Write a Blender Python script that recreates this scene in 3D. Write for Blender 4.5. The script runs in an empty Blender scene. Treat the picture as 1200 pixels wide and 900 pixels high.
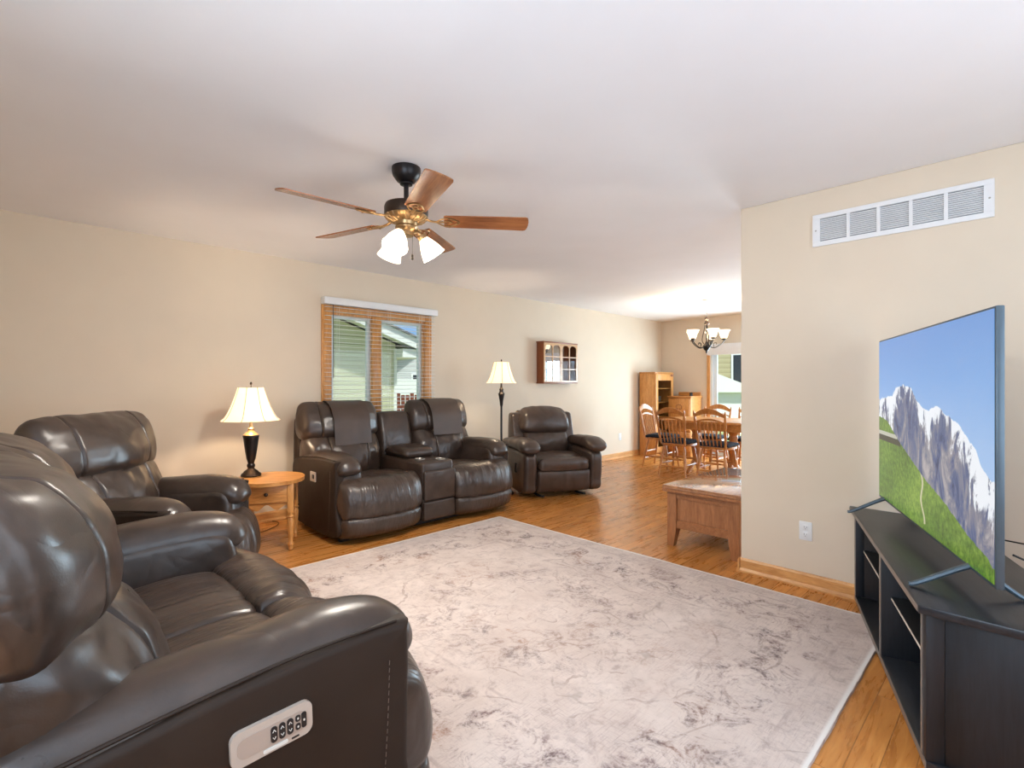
import bpy, bmesh, math, random
from mathutils import Vector, Matrix, noise
random.seed(7)
PI = math.pi
R = math.radians
S = bpy.context.scene
COL = S.collection

# ---------------------------------------------------------------- camera
cd = bpy.data.cameras.new('camera')
cam = bpy.data.objects.new('camera', cd)
COL.objects.link(cam)
cam.location = (0, 0, 1.26)
cam.rotation_euler = (R(90), 0, R(-44.6))
cd.sensor_width = 36
cd.lens = 36 * 595 / 1200
cd.clip_start = 0.02
S.camera = cam
# ---------------------------------------------------------------- look
S.view_settings.view_transform = 'Standard'
S.view_settings.look = 'None'
S.view_settings.exposure = 0.0
S.view_settings.gamma = 1.0
S.view_settings.use_curve_mapping = False
S.cycles.use_denoising = True
S.cycles.max_bounces = 8
S.cycles.diffuse_bounces = 5
S.cycles.caustics_reflective = False
S.cycles.caustics_refractive = False
S.cycles.sample_clamp_indirect = 6.0

# ---------------------------------------------------------------- world: day sky with soft clouds
W = bpy.data.worlds.new('sky')
S.world = W
W.use_nodes = True
nt = W.node_tree
nt.nodes.clear()
wo = nt.nodes.new('ShaderNodeOutputWorld')
bg = nt.nodes.new('ShaderNodeBackground')
tc = nt.nodes.new('ShaderNodeTexCoord')
mp = nt.nodes.new('ShaderNodeMapping')
mp.inputs['Scale'].default_value = (3, 3, 9)
nz = nt.nodes.new('ShaderNodeTexNoise')
nz.inputs['Scale'].default_value = 1.3
nz.inputs['Detail'].default_value = 6
cr = nt.nodes.new('ShaderNodeValToRGB')
cr.color_ramp.elements[0].position = 0.42
cr.color_ramp.elements[0].color = (0.33, 0.55, 0.90, 1)
cr.color_ramp.elements[1].position = 0.62
cr.color_ramp.elements[1].color = (0.92, 0.95, 1.0, 1)
nt.links.new(tc.outputs['Generated'], mp.inputs['Vector'])
nt.links.new(mp.outputs[0], nz.inputs['Vector'])
nt.links.new(nz.outputs['Fac'], cr.inputs[0])
nt.links.new(cr.outputs[0], bg.inputs[0])
bg.inputs[1].default_value = 1.0
nt.links.new(bg.outputs[0], wo.inputs[0])


def area(name, loc, rot, sx, sy, power, col):
    l = bpy.data.lights.new(name, 'AREA')
    l.shape = 'RECTANGLE'
    l.size = sx
    l.size_y = sy
    l.energy = power
    l.color = col
    o = bpy.data.objects.new(name, l)
    o.location = loc
    o.rotation_euler = rot
    COL.objects.link(o)
    return o


DAY = (0.70, 0.85, 1.0)
# added fill lamps at unseen rear, side and kitchen windows; daylight at the
# patio door of the dining end
area('fill_rear', (1.55, -1.22, 1.45), (R(-110), 0, R(180)), 2.2, 1.5, 42, DAY)  # added fill, tilted up to brighten the ceiling
area('fill_side', (-0.52, 0.3, 1.5), (R(108), 0, R(-90)), 1.4, 1.3, 52, (0.64, 0.81, 1.0))  # added cool fill from the left, also aimed up at the ceiling
area('daylight_patio_door', (8.95, 2.45, 1.0), (R(90), 0, R(90)), 1.7, 1.6, 250, DAY)
area('fill_kitchen', (5.9, -1.22, 1.45), (R(-90), 0, R(180)), 1.6, 1.2, 45, DAY)
sn = bpy.data.lights.new('sun', 'SUN')
sn.energy = 8.0
sn.angle = R(2)
sn.color = (1.0, 0.95, 0.86)
so = bpy.data.objects.new('sun', sn)
so.rotation_euler = (R(24), R(0), R(-40))
COL.objects.link(so)


# ================================================================ materials
def new_mat(name):
    m = bpy.data.materials.new(name)
    m.use_nodes = True
    t = m.node_tree
    b = t.nodes['Principled BSDF']
    return m, t, b


def N(t, typ, **kw):
    n = t.nodes.new(typ)
    for k, v in kw.items():
        if k in n.inputs.keys():
            n.inputs[k].default_value = v
        else:
            setattr(n, k, v)
    return n


def L(t, a, b):
    t.links.new(a, b)


def coords(t, scale=(1, 1, 1), rot=(0, 0, 0), kind='Object'):
    c = N(t, 'ShaderNodeTexCoord')
    m = N(t, 'ShaderNodeMapping')
    m.inputs['Scale'].default_value = scale
    m.inputs['Rotation'].default_value = rot
    L(t, c.outputs[kind], m.inputs['Vector'])
    return m.outputs[0]


def ramp(t, fac, stops, interp='LINEAR'):
    r = N(t, 'ShaderNodeValToRGB')
    cr = r.color_ramp
    cr.interpolation = interp
    while len(cr.elements) < len(stops):
        cr.elements.new(0.5)
    for e, (p, c) in zip(cr.elements, stops):
        e.position = p
        e.color = tuple(c) + (1,) if len(c) == 3 else c
    L(t, fac, r.inputs[0])
    return r.outputs[0]


def mixc(t, f, a, b, mode='MIX'):
    n = N(t, 'ShaderNodeMix')
    n.data_type = 'RGBA'
    n.blend_type = mode
    for i, v in ((0, f), (6, a), (7, b)):
        if hasattr(v, 'is_linked') or hasattr(v, 'links'):
            L(t, v, n.inputs[i])
        else:
            n.inputs[i].default_value = (tuple(v) + (1,)) if (i and len(v) == 3) else v
    return n.outputs[2]


def mth(t, op, a, b=None, c=None):
    n = N(t, 'ShaderNodeMath')
    n.operation = op
    for i, v in enumerate((a, b, c)):
        if v is None:
            continue
        if hasattr(v, 'links'):
            L(t, v, n.inputs[i])
        else:
            n.inputs[i].default_value = v
    return n.outputs[0]


def s2l(r, g, b):
    f = lambda c: (c / 255 / 12.92) if c / 255 <= 0.04045 else ((c / 255 + 0.055) / 1.055) ** 2.4
    return (f(r), f(g), f(b))


def bump(t, b, h, strength=0.2, dist=0.01):
    n = N(t, 'ShaderNodeBump')
    n.inputs['Strength'].default_value = strength
    n.inputs['Distance'].default_value = dist
    L(t, h, n.inputs['Height'])
    L(t, n.outputs[0], b.inputs['Normal'])


def plain(name, col, rough=0.5, metal=0.0, var=0.06, scale=14, bmp=0.0):
    m, t, b = new_mat(name)
    v = coords(t)
    n = N(t, 'ShaderNodeTexNoise', Scale=scale, Detail=4.0)
    L(t, v, n.inputs['Vector'])
    lo = tuple(c * (1 - var) for c in col)
    hi = tuple(min(1, c * (1 + var)) for c in col)
    L(t, ramp(t, n.outputs['Fac'], [(0.3, lo), (0.7, hi)]), b.inputs['Base Color'])
    b.inputs['Roughness'].default_value = rough
    b.inputs['Metallic'].default_value = metal
    if bmp:
        bump(t, b, n.outputs['Fac'], bmp, 0.004)
    return m


def leather(name, col, hi, rough=0.36, wrinkle=0.5, folds=(6, 9, 7), lines=0.0):
    m, t, b = new_mat(name)
    v = coords(t)
    big = N(t, 'ShaderNodeTexNoise', Scale=5.0, Detail=5.0, Roughness=0.6, Distortion=0.6)
    L(t, v, big.inputs['Vector'])
    v2 = coords(t, folds)
    wr = N(t, 'ShaderNodeTexNoise', Scale=0.8, Detail=1.0, Distortion=1.0)
    L(t, v2, wr.inputs['Vector'])
    gr = N(t, 'ShaderNodeTexVoronoi', Scale=260.0)
    L(t, v, gr.inputs['Vector'])
    c = ramp(t, big.outputs['Fac'], [(0.3, col), (0.72, hi)])
    L(t, c, b.inputs['Base Color'])
    L(t, mth(t, 'MULTIPLY_ADD', big.outputs['Fac'], 0.26, rough - 0.12), b.inputs['Roughness'])
    # soft folds with sharp valleys
    fold = mth(t, 'ABSOLUTE', mth(t, 'SUBTRACT', wr.outputs['Fac'], 0.5))
    h = mth(t, 'MULTIPLY_ADD', fold, wrinkle * 0.8, mth(t, 'MULTIPLY', gr.outputs['Distance'], 0.012))
    sm = N(t, 'ShaderNodeTexNoise', Scale=6.0, Detail=1.5, Distortion=0.4)
    L(t, v, sm.inputs['Vector'])
    h = mth(t, 'MULTIPLY_ADD', sm.outputs['Fac'], wrinkle * 0.9, h)
    if lines:
        l3 = N(t, 'ShaderNodeTexNoise', Scale=1.0, Detail=2.0, Distortion=0.5)
        L(t, coords(t, (26, 2.6, 5)), l3.inputs['Vector'])
        h = mth(t, 'MULTIPLY_ADD', mth(t, 'ABSOLUTE', mth(t, 'SUBTRACT', l3.outputs['Fac'], 0.5)), lines, h)
    bump(t, b, h, 0.55, 0.014)
    b.inputs['Specular IOR Level'].default_value = 0.6
    return m


def wood(name, dark, light, along=(1, 12, 12), rough=0.35, scale=2.2, bmp=0.05):
    m, t, b = new_mat(name)
    v = coords(t, along)
    n = N(t, 'ShaderNodeTexNoise', Scale=scale, Detail=6.0, Roughness=0.6, Distortion=0.8)
    L(t, v, n.inputs['Vector'])
    n2 = N(t, 'ShaderNodeTexNoise', Scale=scale * 6, Detail=3.0)
    L(t, v, n2.inputs['Vector'])
    f = mth(t, 'MULTIPLY_ADD', n2.outputs['Fac'], 0.35, mth(t, 'MULTIPLY', n.outputs['Fac'], 0.7))
    L(t, ramp(t, f, [(0.34, dark), (0.66, light)]), b.inputs['Base Color'])
    b.inputs['Roughness'].default_value = rough
    bump(t, b, f, bmp, 0.003)
    return m


def glow(name, col, strength, base=(0.9, 0.9, 0.9)):
    m, t, b = new_mat(name)
    b.inputs['Base Color'].default_value = base + (1,)
    b.inputs['Emission Color'].default_value = col + (1,)
    b.inputs['Emission Strength'].default_value = strength
    b.inputs['Roughness'].default_value = 0.6
    return m


def pane_mat(name, tint=(0.93, 0.97, 0.97), refl=0.08):
    m = bpy.data.materials.new(name)
    m.use_nodes = True
    t = m.node_tree
    t.nodes.clear()
    o = N(t, 'ShaderNodeOutputMaterial')
    a = N(t, 'ShaderNodeBsdfTransparent')
    a.inputs[0].default_value = tint + (1,)
    g = N(t, 'ShaderNodeBsdfGlossy')
    g.inputs['Roughness'].default_value = 0.02
    mx = N(t, 'ShaderNodeMixShader')
    mx.inputs[0].default_value = refl
    L(t, a.outputs[0], mx.inputs[1])
    L(t, g.outputs[0], mx.inputs[2])
    L(t, mx.outputs[0], o.inputs[0])
    return m


M = {}
M['leather'] = leather('brown_leather', s2l(46, 35, 29), s2l(70, 55, 46), 0.32, 0.75, (7, 7, 9))
M['leather_seat'] = leather('brown_leather_seat', s2l(50, 38, 31), s2l(74, 59, 50), 0.33, 0.5, (7, 4, 6), 1.3)
M['leather_panel'] = leather('brown_leather_panel', s2l(40, 28, 20), s2l(48, 35, 26), 0.6, 0.08)
M['leather_rocker'] = leather('rocker_leather', s2l(56, 43, 36), s2l(78, 62, 53), 0.36, 0.5)
M['flap'] = leather('cover_leather', s2l(62, 48, 40), s2l(76, 60, 51), 0.42, 0.25)
M['black_fabric'] = plain('black_dust_cover', (0.01, 0.01, 0.01), 0.9)
M['stitch'] = plain('brown_thread', s2l(98, 82, 72), 0.8)
M['plate'] = plain('beige_plastic', s2l(182, 166, 152), 0.35, 0.0, 0.03)
M['plate_in'] = plain('taupe_plastic', s2l(168, 150, 136), 0.4, 0.0, 0.03)
M['button'] = plain('black_button', (0.012, 0.012, 0.013), 0.35)
M['mark'] = plain('white_print', s2l(215, 210, 200), 0.5)
M['ceiling'] = plain('ceiling_paint', s2l(240, 239, 240), 0.9, 0, 0.012, 3, 0.02)
M['wall'] = plain('tan_wall_paint', s2l(219, 204, 183), 0.85, 0, 0.015, 4, 0.02)
M['oak'] = wood('honey_oak', s2l(168, 106, 50), s2l(214, 153, 86), (2, 14, 14), 0.35)
M['oak_trim'] = wood('oak_trim', s2l(186, 128, 72), s2l(222, 168, 106), (3, 3, 20), 0.4, 1.6)
M['oak_up'] = wood('honey_oak_upright', s2l(178, 116, 58), s2l(222, 162, 94), (14, 14, 2), 0.32)
M['chair_wood'] = wood('chair_oak', s2l(150, 90, 42), s2l(206, 144, 82), (8, 8, 3), 0.3)
M['trunk_top'] = wood('brown_oak_top', s2l(134, 90, 60), s2l(178, 126, 88), (2.0, 16, 16), 0.2)
M['trunk'] = wood('brown_oak', s2l(128, 80, 48), s2l(174, 118, 76), (2.0, 16, 16), 0.35)
M['trunk_up'] = wood('brown_oak_upright', s2l(130, 82, 50), s2l(176, 120, 78), (16, 16, 2), 0.35)
M['cherry'] = wood('cherry_wood', s2l(112, 58, 30), s2l(150, 84, 46), (12, 12, 2), 0.35)
M['cherry_face'] = wood('cherry_face', s2l(176, 128, 78), s2l(206, 160, 106), (2, 12, 12), 0.3)
M['fan_wood'] = wood('fan_blade_wood', s2l(118, 68, 40), s2l(172, 112, 70), (1.2, 16, 16), 0.25)
M['black_ash'] = wood('black_ash', s2l(12, 14, 18), s2l(30, 33, 39), (14, 14, 1.2), 0.5, 1.8, 0.2)
M['black_ash_top'] = wood('black_ash_top', s2l(18, 19, 22), s2l(38, 40, 45), (1.2, 14, 14), 0.33, 1.8, 0.15)
M['edge_strip'] = plain('worn_black_edge', s2l(122, 114, 108), 0.4)
M['black_in'] = plain('black_board', s2l(14, 14, 16), 0.5)
M['bronze'] = plain('aged_bronze', s2l(66, 52, 42), 0.38, 0.75)
M['bronze_dark'] = plain('dark_bronze', s2l(42, 38, 38), 0.35, 0.6)
M['brass'] = plain('antique_brass', s2l(182, 148, 104), 0.32, 0.85)
M['pewter'] = plain('grey_metal', s2l(176, 172, 164), 0.3, 0.85)
M['tv_frame'] = plain('tv_grey_metal', s2l(78, 92, 102), 0.38, 0.35)
M['tv_back'] = plain('tv_back', s2l(30, 32, 36), 0.6)
M['white'] = plain('white_paint', s2l(228, 228, 228), 0.5, 0, 0.02)
M['white_slat'] = plain('white_slat', s2l(232, 234, 236), 0.5, 0, 0.02)
M['vent_dark'] = plain('vent_shadow', s2l(130, 134, 136), 0.8)
M['slot'] = plain('slot_dark', s2l(60, 58, 56), 0.7)
M['vinyl'] = plain('white_vinyl', s2l(214, 222, 226), 0.4, 0, 0.02)
M['navy'] = plain('navy_cushion', s2l(24, 28, 40), 0.9, 0, 0.3, 30, 0.2)
M['cord_black'] = plain('black_cord', (0.012, 0.012, 0.012), 0.5)
M['cord_brown'] = plain('brown_cord', s2l(86, 52, 26), 0.6)
M['glass'] = pane_mat('window_glass', refl=0.012)
M['door_glass'] = pane_mat('cabinet_glass', (0.86, 0.88, 0.86), 0.006)
M['mirror_glass'] = pane_mat('reflecting_glass', (0.8, 0.8, 0.8), 0.42)
M['siding'] = None


for _m in ('trunk_top',):
    M[_m].node_tree.nodes['Principled BSDF'].inputs['Coat Weight'].default_value = 0.8
M['leather_panel'].node_tree.nodes['Principled BSDF'].inputs['Specular IOR Level'].default_value = 0.25


def mk_shade(name, col, strength):
    """pleated fabric lamp shade: a lit translucent cloth"""
    m = bpy.data.materials.new(name)
    m.use_nodes = True
    t = m.node_tree
    t.nodes.clear()
    o = N(t, 'ShaderNodeOutputMaterial')
    d = N(t, 'ShaderNodeBsdfDiffuse')
    d.inputs[0].default_value = s2l(238, 226, 206) + (1,)
    tr = N(t, 'ShaderNodeBsdfTranslucent')
    tr.inputs[0].default_value = s2l(246, 232, 208) + (1,)
    mx = N(t, 'ShaderNodeMixShader')
    mx.inputs[0].default_value = 0.5
    L(t, d.outputs[0], mx.inputs[1])
    L(t, tr.outputs[0], mx.inputs[2])
    e = N(t, 'ShaderNodeEmission')
    e.inputs[0].default_value = col + (1,)
    e.inputs[1].default_value = strength
    ad = N(t, 'ShaderNodeAddShader')
    L(t, mx.outputs[0], ad.inputs[0])
    L(t, e.outputs[0], ad.inputs[1])
    L(t, ad.outputs[0], o.inputs[0])
    return m


M['shade'] = mk_shade('lamp_shade_cloth', (1.0, 0.86, 0.68), 0.5)
M['shade_rib'] = plain('shade_rib', s2l(150, 122, 92), 0.8)
M['frost'] = mk_shade('frosted_glass_lit', (1.0, 0.95, 0.88), 2.0)
M['frost_c'] = mk_shade('frosted_glass_chandelier', (1.0, 0.92, 0.78), 1.2)


def siding_mat(name, a, b_, pitch):
    m, t, b = new_mat(name)
    c = N(t, 'ShaderNodeTexCoord')
    sp = N(t, 'ShaderNodeSeparateXYZ')
    L(t, c.outputs['Object'], sp.inputs[0])
    f = mth(t, 'FRACT', mth(t, 'DIVIDE', sp.outputs['Z'], pitch))
    L(t, ramp(t, f, [(0.0, tuple(x * 0.45 for x in a)), (0.10, a), (1.0, b_)]), b.inputs['Base Color'])
    bump(t, b, f, 0.6, 0.02)
    b.inputs['Roughness'].default_value = 0.7
    return m


M['siding'] = siding_mat('green_beige_siding', s2l(190, 188, 160), s2l(206, 204, 176), 0.16)
M['siding2'] = siding_mat('tan_siding', s2l(176, 164, 132), s2l(196, 184, 150), 0.24)
M['roof'] = plain('grey_shingle', s2l(112, 112, 118), 0.9, 0, 0.25, 6)
M['ext_white'] = plain('exterior_white', s2l(226, 228, 228), 0.6, 0, 0.02)
M['fence_red'] = wood('red_brown_fence', s2l(96, 48, 36), s2l(132, 70, 52), (10, 10, 1), 0.8)
M['ext_dark'] = plain('dark_window', s2l(46, 50, 56), 0.2)
M['ext_grey'] = siding_mat('grey_siding', s2l(176, 178, 180), s2l(196, 198, 200), 0.3)
M['lawn'] = plain('lawn', s2l(132, 142, 96), 0.95, 0, 0.2, 8)


def floor_mat():
    m, t, b = new_mat('honey_plank_floor')
    v = coords(t)
    br = N(t, 'ShaderNodeTexBrick')
    br.offset = 0.37
    br.offset_frequency = 2
    br.inputs['Color1'].default_value = (0.2, 0.2, 0.2, 1)
    br.inputs['Color2'].default_value = (0.8, 0.8, 0.8, 1)
    br.inputs['Mortar'].default_value = (0.5, 0.5, 0.5, 1)
    br.inputs['Scale'].default_value = 1.0
    br.inputs['Mortar Size'].default_value = 0.0016
    br.inputs['Brick Width'].default_value = 0.95
    br.inputs['Row Height'].default_value = 0.085
    L(t, v, br.inputs['Vector'])
    off = N(t, 'ShaderNodeVectorMath')
    off.operation = 'MULTIPLY_ADD'
    L(t, br.outputs['Color'], off.inputs[0])
    off.inputs[1].default_value = (7, 3, 0)
    L(t, coords(t, (1.6, 15, 1)), off.inputs[2])
    g = N(t, 'ShaderNodeTexNoise', Scale=1.5, Detail=7.0, Roughness=0.62, Distortion=1.0)
    L(t, off.outputs[0], g.inputs['Vector'])
    g2 = N(t, 'ShaderNodeTexNoise', Scale=9.0, Detail=3.0)
    L(t, off.outputs[0], g2.inputs['Vector'])
    f = mth(t, 'MULTIPLY_ADD', g2.outputs['Fac'], 0.16, mth(t, 'MULTIPLY', g.outputs['Fac'], 0.84))
    c = ramp(t, f, [(0.28, s2l(158, 96, 44)), (0.50, s2l(192, 127, 62)), (0.74, s2l(216, 155, 88))])
    sp = N(t, 'ShaderNodeSeparateColor')
    L(t, br.outputs['Color'], sp.inputs[0])
    var = ramp(t, sp.outputs[0], [(0.2, (0.78, 0.76, 0.72)), (0.8, (1.08, 1.06, 1.04))])
    c = mixc(t, 1.0, c, var, 'MULTIPLY')
    c = mixc(t, mth(t, 'MULTIPLY', br.outputs['Fac'], 0.6), c, s2l(96, 52, 22))
    L(t, c, b.inputs['Base Color'])
    L(t, mth(t, 'MULTIPLY_ADD', f, 0.12, 0.22), b.inputs['Roughness'])
    bump(t, b, mth(t, 'SUBTRACT', mth(t, 'MULTIPLY', f, 0.15), br.outputs['Fac']), 0.12, 0.003)
    return m


M['floor'] = floor_mat()


def rug_mat(cx, cy, hx, hy):
    """pale distressed oriental rug: border bands, vine lines and a worn medallion"""
    m, t, b = new_mat('distressed_rug')
    v = coords(t)
    sp = N(t, 'ShaderNodeSeparateXYZ')
    L(t, v, sp.inputs[0])
    ax = mth(t, 'ABSOLUTE', sp.outputs['X'])
    ay = mth(t, 'ABSOLUTE', sp.outputs['Y'])
    edge = mth(t, 'MINIMUM', mth(t, 'SUBTRACT', hx, ax), mth(t, 'SUBTRACT', hy, ay))   # distance to the edge

    def noise_(scale, det=5.0, dis=0.0, vec=v, rough=0.6):
        n = N(t, 'ShaderNodeTexNoise', Scale=scale, Detail=det, Roughness=rough, Distortion=dis)
        L(t, vec, n.inputs['Vector'])
        return n.outputs['Fac']

    def win(x, a, b_, c_, d):
        return ramp(t, x, [(a, (0, 0, 0)), (b_, (1, 1, 1)), (c_, (1, 1, 1)), (d, (0, 0, 0))])

    base = ramp(t, noise_(3.5, 6, 0.4), [(0.3, s2l(190, 175, 167)), (0.7, s2l(211, 197, 189))])
    # woven scratches along both axes
    s1 = noise_(1.0, 3, 0, coords(t, (14, 160, 1)))
    s2 = noise_(1.0, 3, 0, coords(t, (160, 14, 1)))
    scr = mth(t, 'MAXIMUM', ramp(t, s1, [(0.52, (0, 0, 0)), (0.7, (1, 1, 1))]), ramp(t, s2, [(0.54, (0, 0, 0)), (0.72, (1, 1, 1))]))
    worn = ramp(t, noise_(2.3, 5, 0.5), [(0.36, (0, 0, 0)), (0.58, (1, 1, 1))])
    c = mixc(t, mth(t, 'MULTIPLY', mth(t, 'MULTIPLY', scr, worn), 0.6), base, s2l(160, 144, 140))
    # vine lines
    wv = N(t, 'ShaderNodeVectorMath')
    wv.operation = 'MULTIPLY_ADD'
    dn = N(t, 'ShaderNodeTexNoise', Scale=5.0, Detail=3.0)
    L(t, v, dn.inputs['Vector'])
    L(t, dn.outputs['Color'], wv.inputs[0])
    wv.inputs[1].default_value = (0.30, 0.30, 0)
    L(t, v, wv.inputs[2])
    vor = N(t, 'ShaderNodeTexVoronoi', Scale=5.2)
    vor.feature = 'SMOOTH_F1'
    L(t, wv.outputs[0], vor.inputs['Vector'])
    line = ramp(t, vor.outputs['Distance'], [(0.30, (0, 0, 0)), (0.33, (1, 1, 1)), (0.36, (0, 0, 0))])
    vm = ramp(t, noise_(4.5, 5, 0.3, coords(t, (1, 1, 1), (0, 0, 0.7))), [(0.48, (0, 0, 0)), (0.60, (1, 1, 1))])
    c = mixc(t, mth(t, 'MULTIPLY', mth(t, 'MULTIPLY', line, vm), 0.42), c, s2l(136, 124, 116))
    # lobed medallion outlines and a wavy border vine
    ang = mth(t, 'ARCTAN2', sp.outputs['Y'], sp.outputs['X'])
    rad = mth(t, 'SQRT', mth(t, 'ADD', mth(t, 'POWER', mth(t, 'MULTIPLY', sp.outputs['X'], 1.22), 2), mth(t, 'POWER', sp.outputs['Y'], 2)))
    rad = mth(t, 'ADD', rad, mth(t, 'MULTIPLY', mth(t, 'SINE', mth(t, 'MULTIPLY', ang, 12.0)), 0.035))
    rad = mth(t, 'ADD', rad, mth(t, 'MULTIPLY_ADD', noise_(9.0, 3), 0.10, -0.05))
    ring_ = None
    for r0 in (0.22, 0.46, 0.52, 0.80, 1.02):
        q = mth(t, 'LESS_THAN', mth(t, 'ABSOLUTE', mth(t, 'SUBTRACT', rad, r0)), 0.007)
        ring_ = q if ring_ is None else mth(t, 'MAXIMUM', ring_, q)
    wave = mth(t, 'MULTIPLY', mth(t, 'SINE', mth(t, 'MULTIPLY', mth(t, 'ADD', sp.outputs['X'], sp.outputs['Y']), 13.0)), 0.05)
    vine = mth(t, 'LESS_THAN', mth(t, 'ABSOLUTE', mth(t, 'SUBTRACT', mth(t, 'ADD', edge, wave), 0.33)), 0.007)
    pat = mth(t, 'MAXIMUM', ring_, vine)
    pm = ramp(t, noise_(5.5, 5, 0.3, coords(t, (1, 1, 1), (0, 0, 1.7))), [(0.46, (0, 0, 0)), (0.60, (1, 1, 1))])
    c = mixc(t, mth(t, 'MULTIPLY', mth(t, 'MULTIPLY', pat, pm), 0.5), c, s2l(142, 124, 116))
    # small rosettes
    vo2 = N(t, 'ShaderNodeTexVoronoi', Scale=7.5)
    L(t, wv.outputs[0], vo2.inputs['Vector'])
    ros = ramp(t, vo2.outputs['Distance'], [(0.10, (1, 1, 1)), (0.16, (0.1, 0.1, 0.1)), (0.22, (0.75, 0.75, 0.75)), (0.30, (0, 0, 0))])
    rm = ramp(t, noise_(2.6, 5, 0.4, coords(t, (1.3, 1.3, 1), (0, 0, 2.1))), [(0.48, (0, 0, 0)), (0.58, (1, 1, 1))])
    c = mixc(t, mth(t, 'MULTIPLY', mth(t, 'MULTIPLY', ros, rm), 0.40), c, s2l(150, 130, 122))
    # darker mauve-brown blotches, strongest in the border band
    blot = noise_(7.5, 8, 1.0, v, 0.75)
    bl = ramp(t, blot, [(0.48, (0, 0, 0)), (0.62, (1, 1, 1))])
    fine = ramp(t, noise_(60, 2), [(0.4, (0.3, 0.3, 0.3)), (0.58, (1, 1, 1))])
    band = win(edge, 0.15, 0.22, 0.44, 0.52)
    med = win(mth(t, 'SQRT', mth(t, 'ADD', mth(t, 'POWER', mth(t, 'MULTIPLY', sp.outputs['X'], 1.25), 2), mth(t, 'POWER', sp.outputs['Y'], 2))), 0.25, 0.42, 0.62, 0.82)
    amt = mth(t, 'MULTIPLY_ADD', band, 0.7, mth(t, 'MULTIPLY_ADD', med, 0.40, 0.34))
    hue = ramp(t, noise_(1.7, 3, 0, coords(t, (1, 1, 1), (0, 0, 1.2))), [(0.35, s2l(128, 104, 102)), (0.5, s2l(112, 100, 100)), (0.65, s2l(158, 124, 106))])
    c = mixc(t, mth(t, 'MULTIPLY', mth(t, 'MULTIPLY', bl, fine), amt), c, hue)
    bl2 = ramp(t, noise_(19, 6, 0.6, v, 0.7), [(0.52, (0, 0, 0)), (0.66, (1, 1, 1))])
    wide = ramp(t, noise_(1.4, 3, 0.3, coords(t, (1, 1, 1), (0, 0, 2.9))), [(0.42, (0.15, 0.15, 0.15)), (0.6, (1, 1, 1))])
    c = mixc(t, mth(t, 'MULTIPLY', mth(t, 'MULTIPLY', bl2, wide), 0.36), c, s2l(150, 132, 124))
    # thin guard stripes and the pale selvedge
    st = mth(t, 'MAXIMUM', win(edge, 0.125, 0.132, 0.140, 0.147), win(edge, 0.53, 0.537, 0.545, 0.552))
    sm = ramp(t, noise_(5, 3), [(0.45, (0, 0, 0)), (0.6, (1, 1, 1))])
    c = mixc(t, mth(t, 'MULTIPLY', mth(t, 'MULTIPLY', st, sm), 0.4), c, s2l(150, 134, 130))
    c = mixc(t, win(edge, -0.1, -0.05, 0.012, 0.022), c, s2l(222, 217, 212))
    L(t, c, b.inputs['Base Color'])
    b.inputs['Roughness'].default_value = 0.95
    b.inputs['Specular IOR Level'].default_value = 0.1
    bump(t, b, noise_(180, 2), 0.25, 0.004)
    return m


# ================================================================ mesh helpers
def box(bm, x0, x1, y0, y1, z0, z1, bev=0.0, seg=2, mi=0, mat=None):
    mt = mat or Matrix()
    vs = [bm.verts.new(mt @ Vector((x, y, z))) for x in (x0, x1) for y in (y0, y1) for z in (z0, z1)]
    fs = []
    for q in ((0, 1, 3, 2), (4, 6, 7, 5), (0, 4, 5, 1), (2, 3, 7, 6), (0, 2, 6, 4), (1, 5, 7, 3)):
        f = bm.faces.new([vs[i] for i in q])
        f.material_index = mi
        fs.append(f)
    if bev > 0:
        es = list({e for f in fs for e in f.edges})
        bmesh.ops.bevel(bm, geom=es, offset=bev, segments=seg, affect='EDGES', profile=0.5, clamp_overlap=True)


def rings(bm, rs, cap=True, closed=True, mi=0, loop=False):
    vv = [[bm.verts.new(p) for p in r] for r in rs]
    n = len(vv[0])
    m = len(vv)
    for i in range(m if loop else m - 1):
        a, b = vv[i], vv[(i + 1) % m]
        for j in range(n if closed else n - 1):
            k = (j + 1) % n
            f = bm.faces.new((a[j], a[k], b[k], b[j]))
            f.material_index = mi
    if cap and not loop:
        for r, fl in ((vv[0], True), (vv[-1], False)):
            f = bm.faces.new(list(reversed(r)) if fl else r)
            f.material_index = mi
    return vv


def lathe(bm, prof, at=(0, 0, 0), seg=24, mi=0, mat=None, cap=True):
    mt = Matrix.Translation(at) @ (mat or Matrix())
    rs = []
    for r, z in prof:
        rs.append([mt @ Vector((max(r, 1e-4) * math.cos(2 * PI * k / seg), max(r, 1e-4) * math.sin(2 * PI * k / seg), z)) for k in range(seg)])
    rings(bm, rs, cap, mi=mi)


def smooth_path(pts, n=8):
    P = [Vector(p) for p in pts]
    if len(P) < 3:
        return P
    out = []
    for i in range(len(P) - 1):
        p0 = P[max(i - 1, 0)]
        p1, p2 = P[i], P[i + 1]
        p3 = P[min(i + 2, len(P) - 1)]
        for k in range(n):
            t = k / n
            out.append(0.5 * (2 * p1 + (p2 - p0) * t + (2 * p0 - 5 * p1 + 4 * p2 - p3) * t * t + (3 * p1 - p0 - 3 * p2 + p3) * t ** 3))
    out.append(P[-1])
    return out


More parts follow.
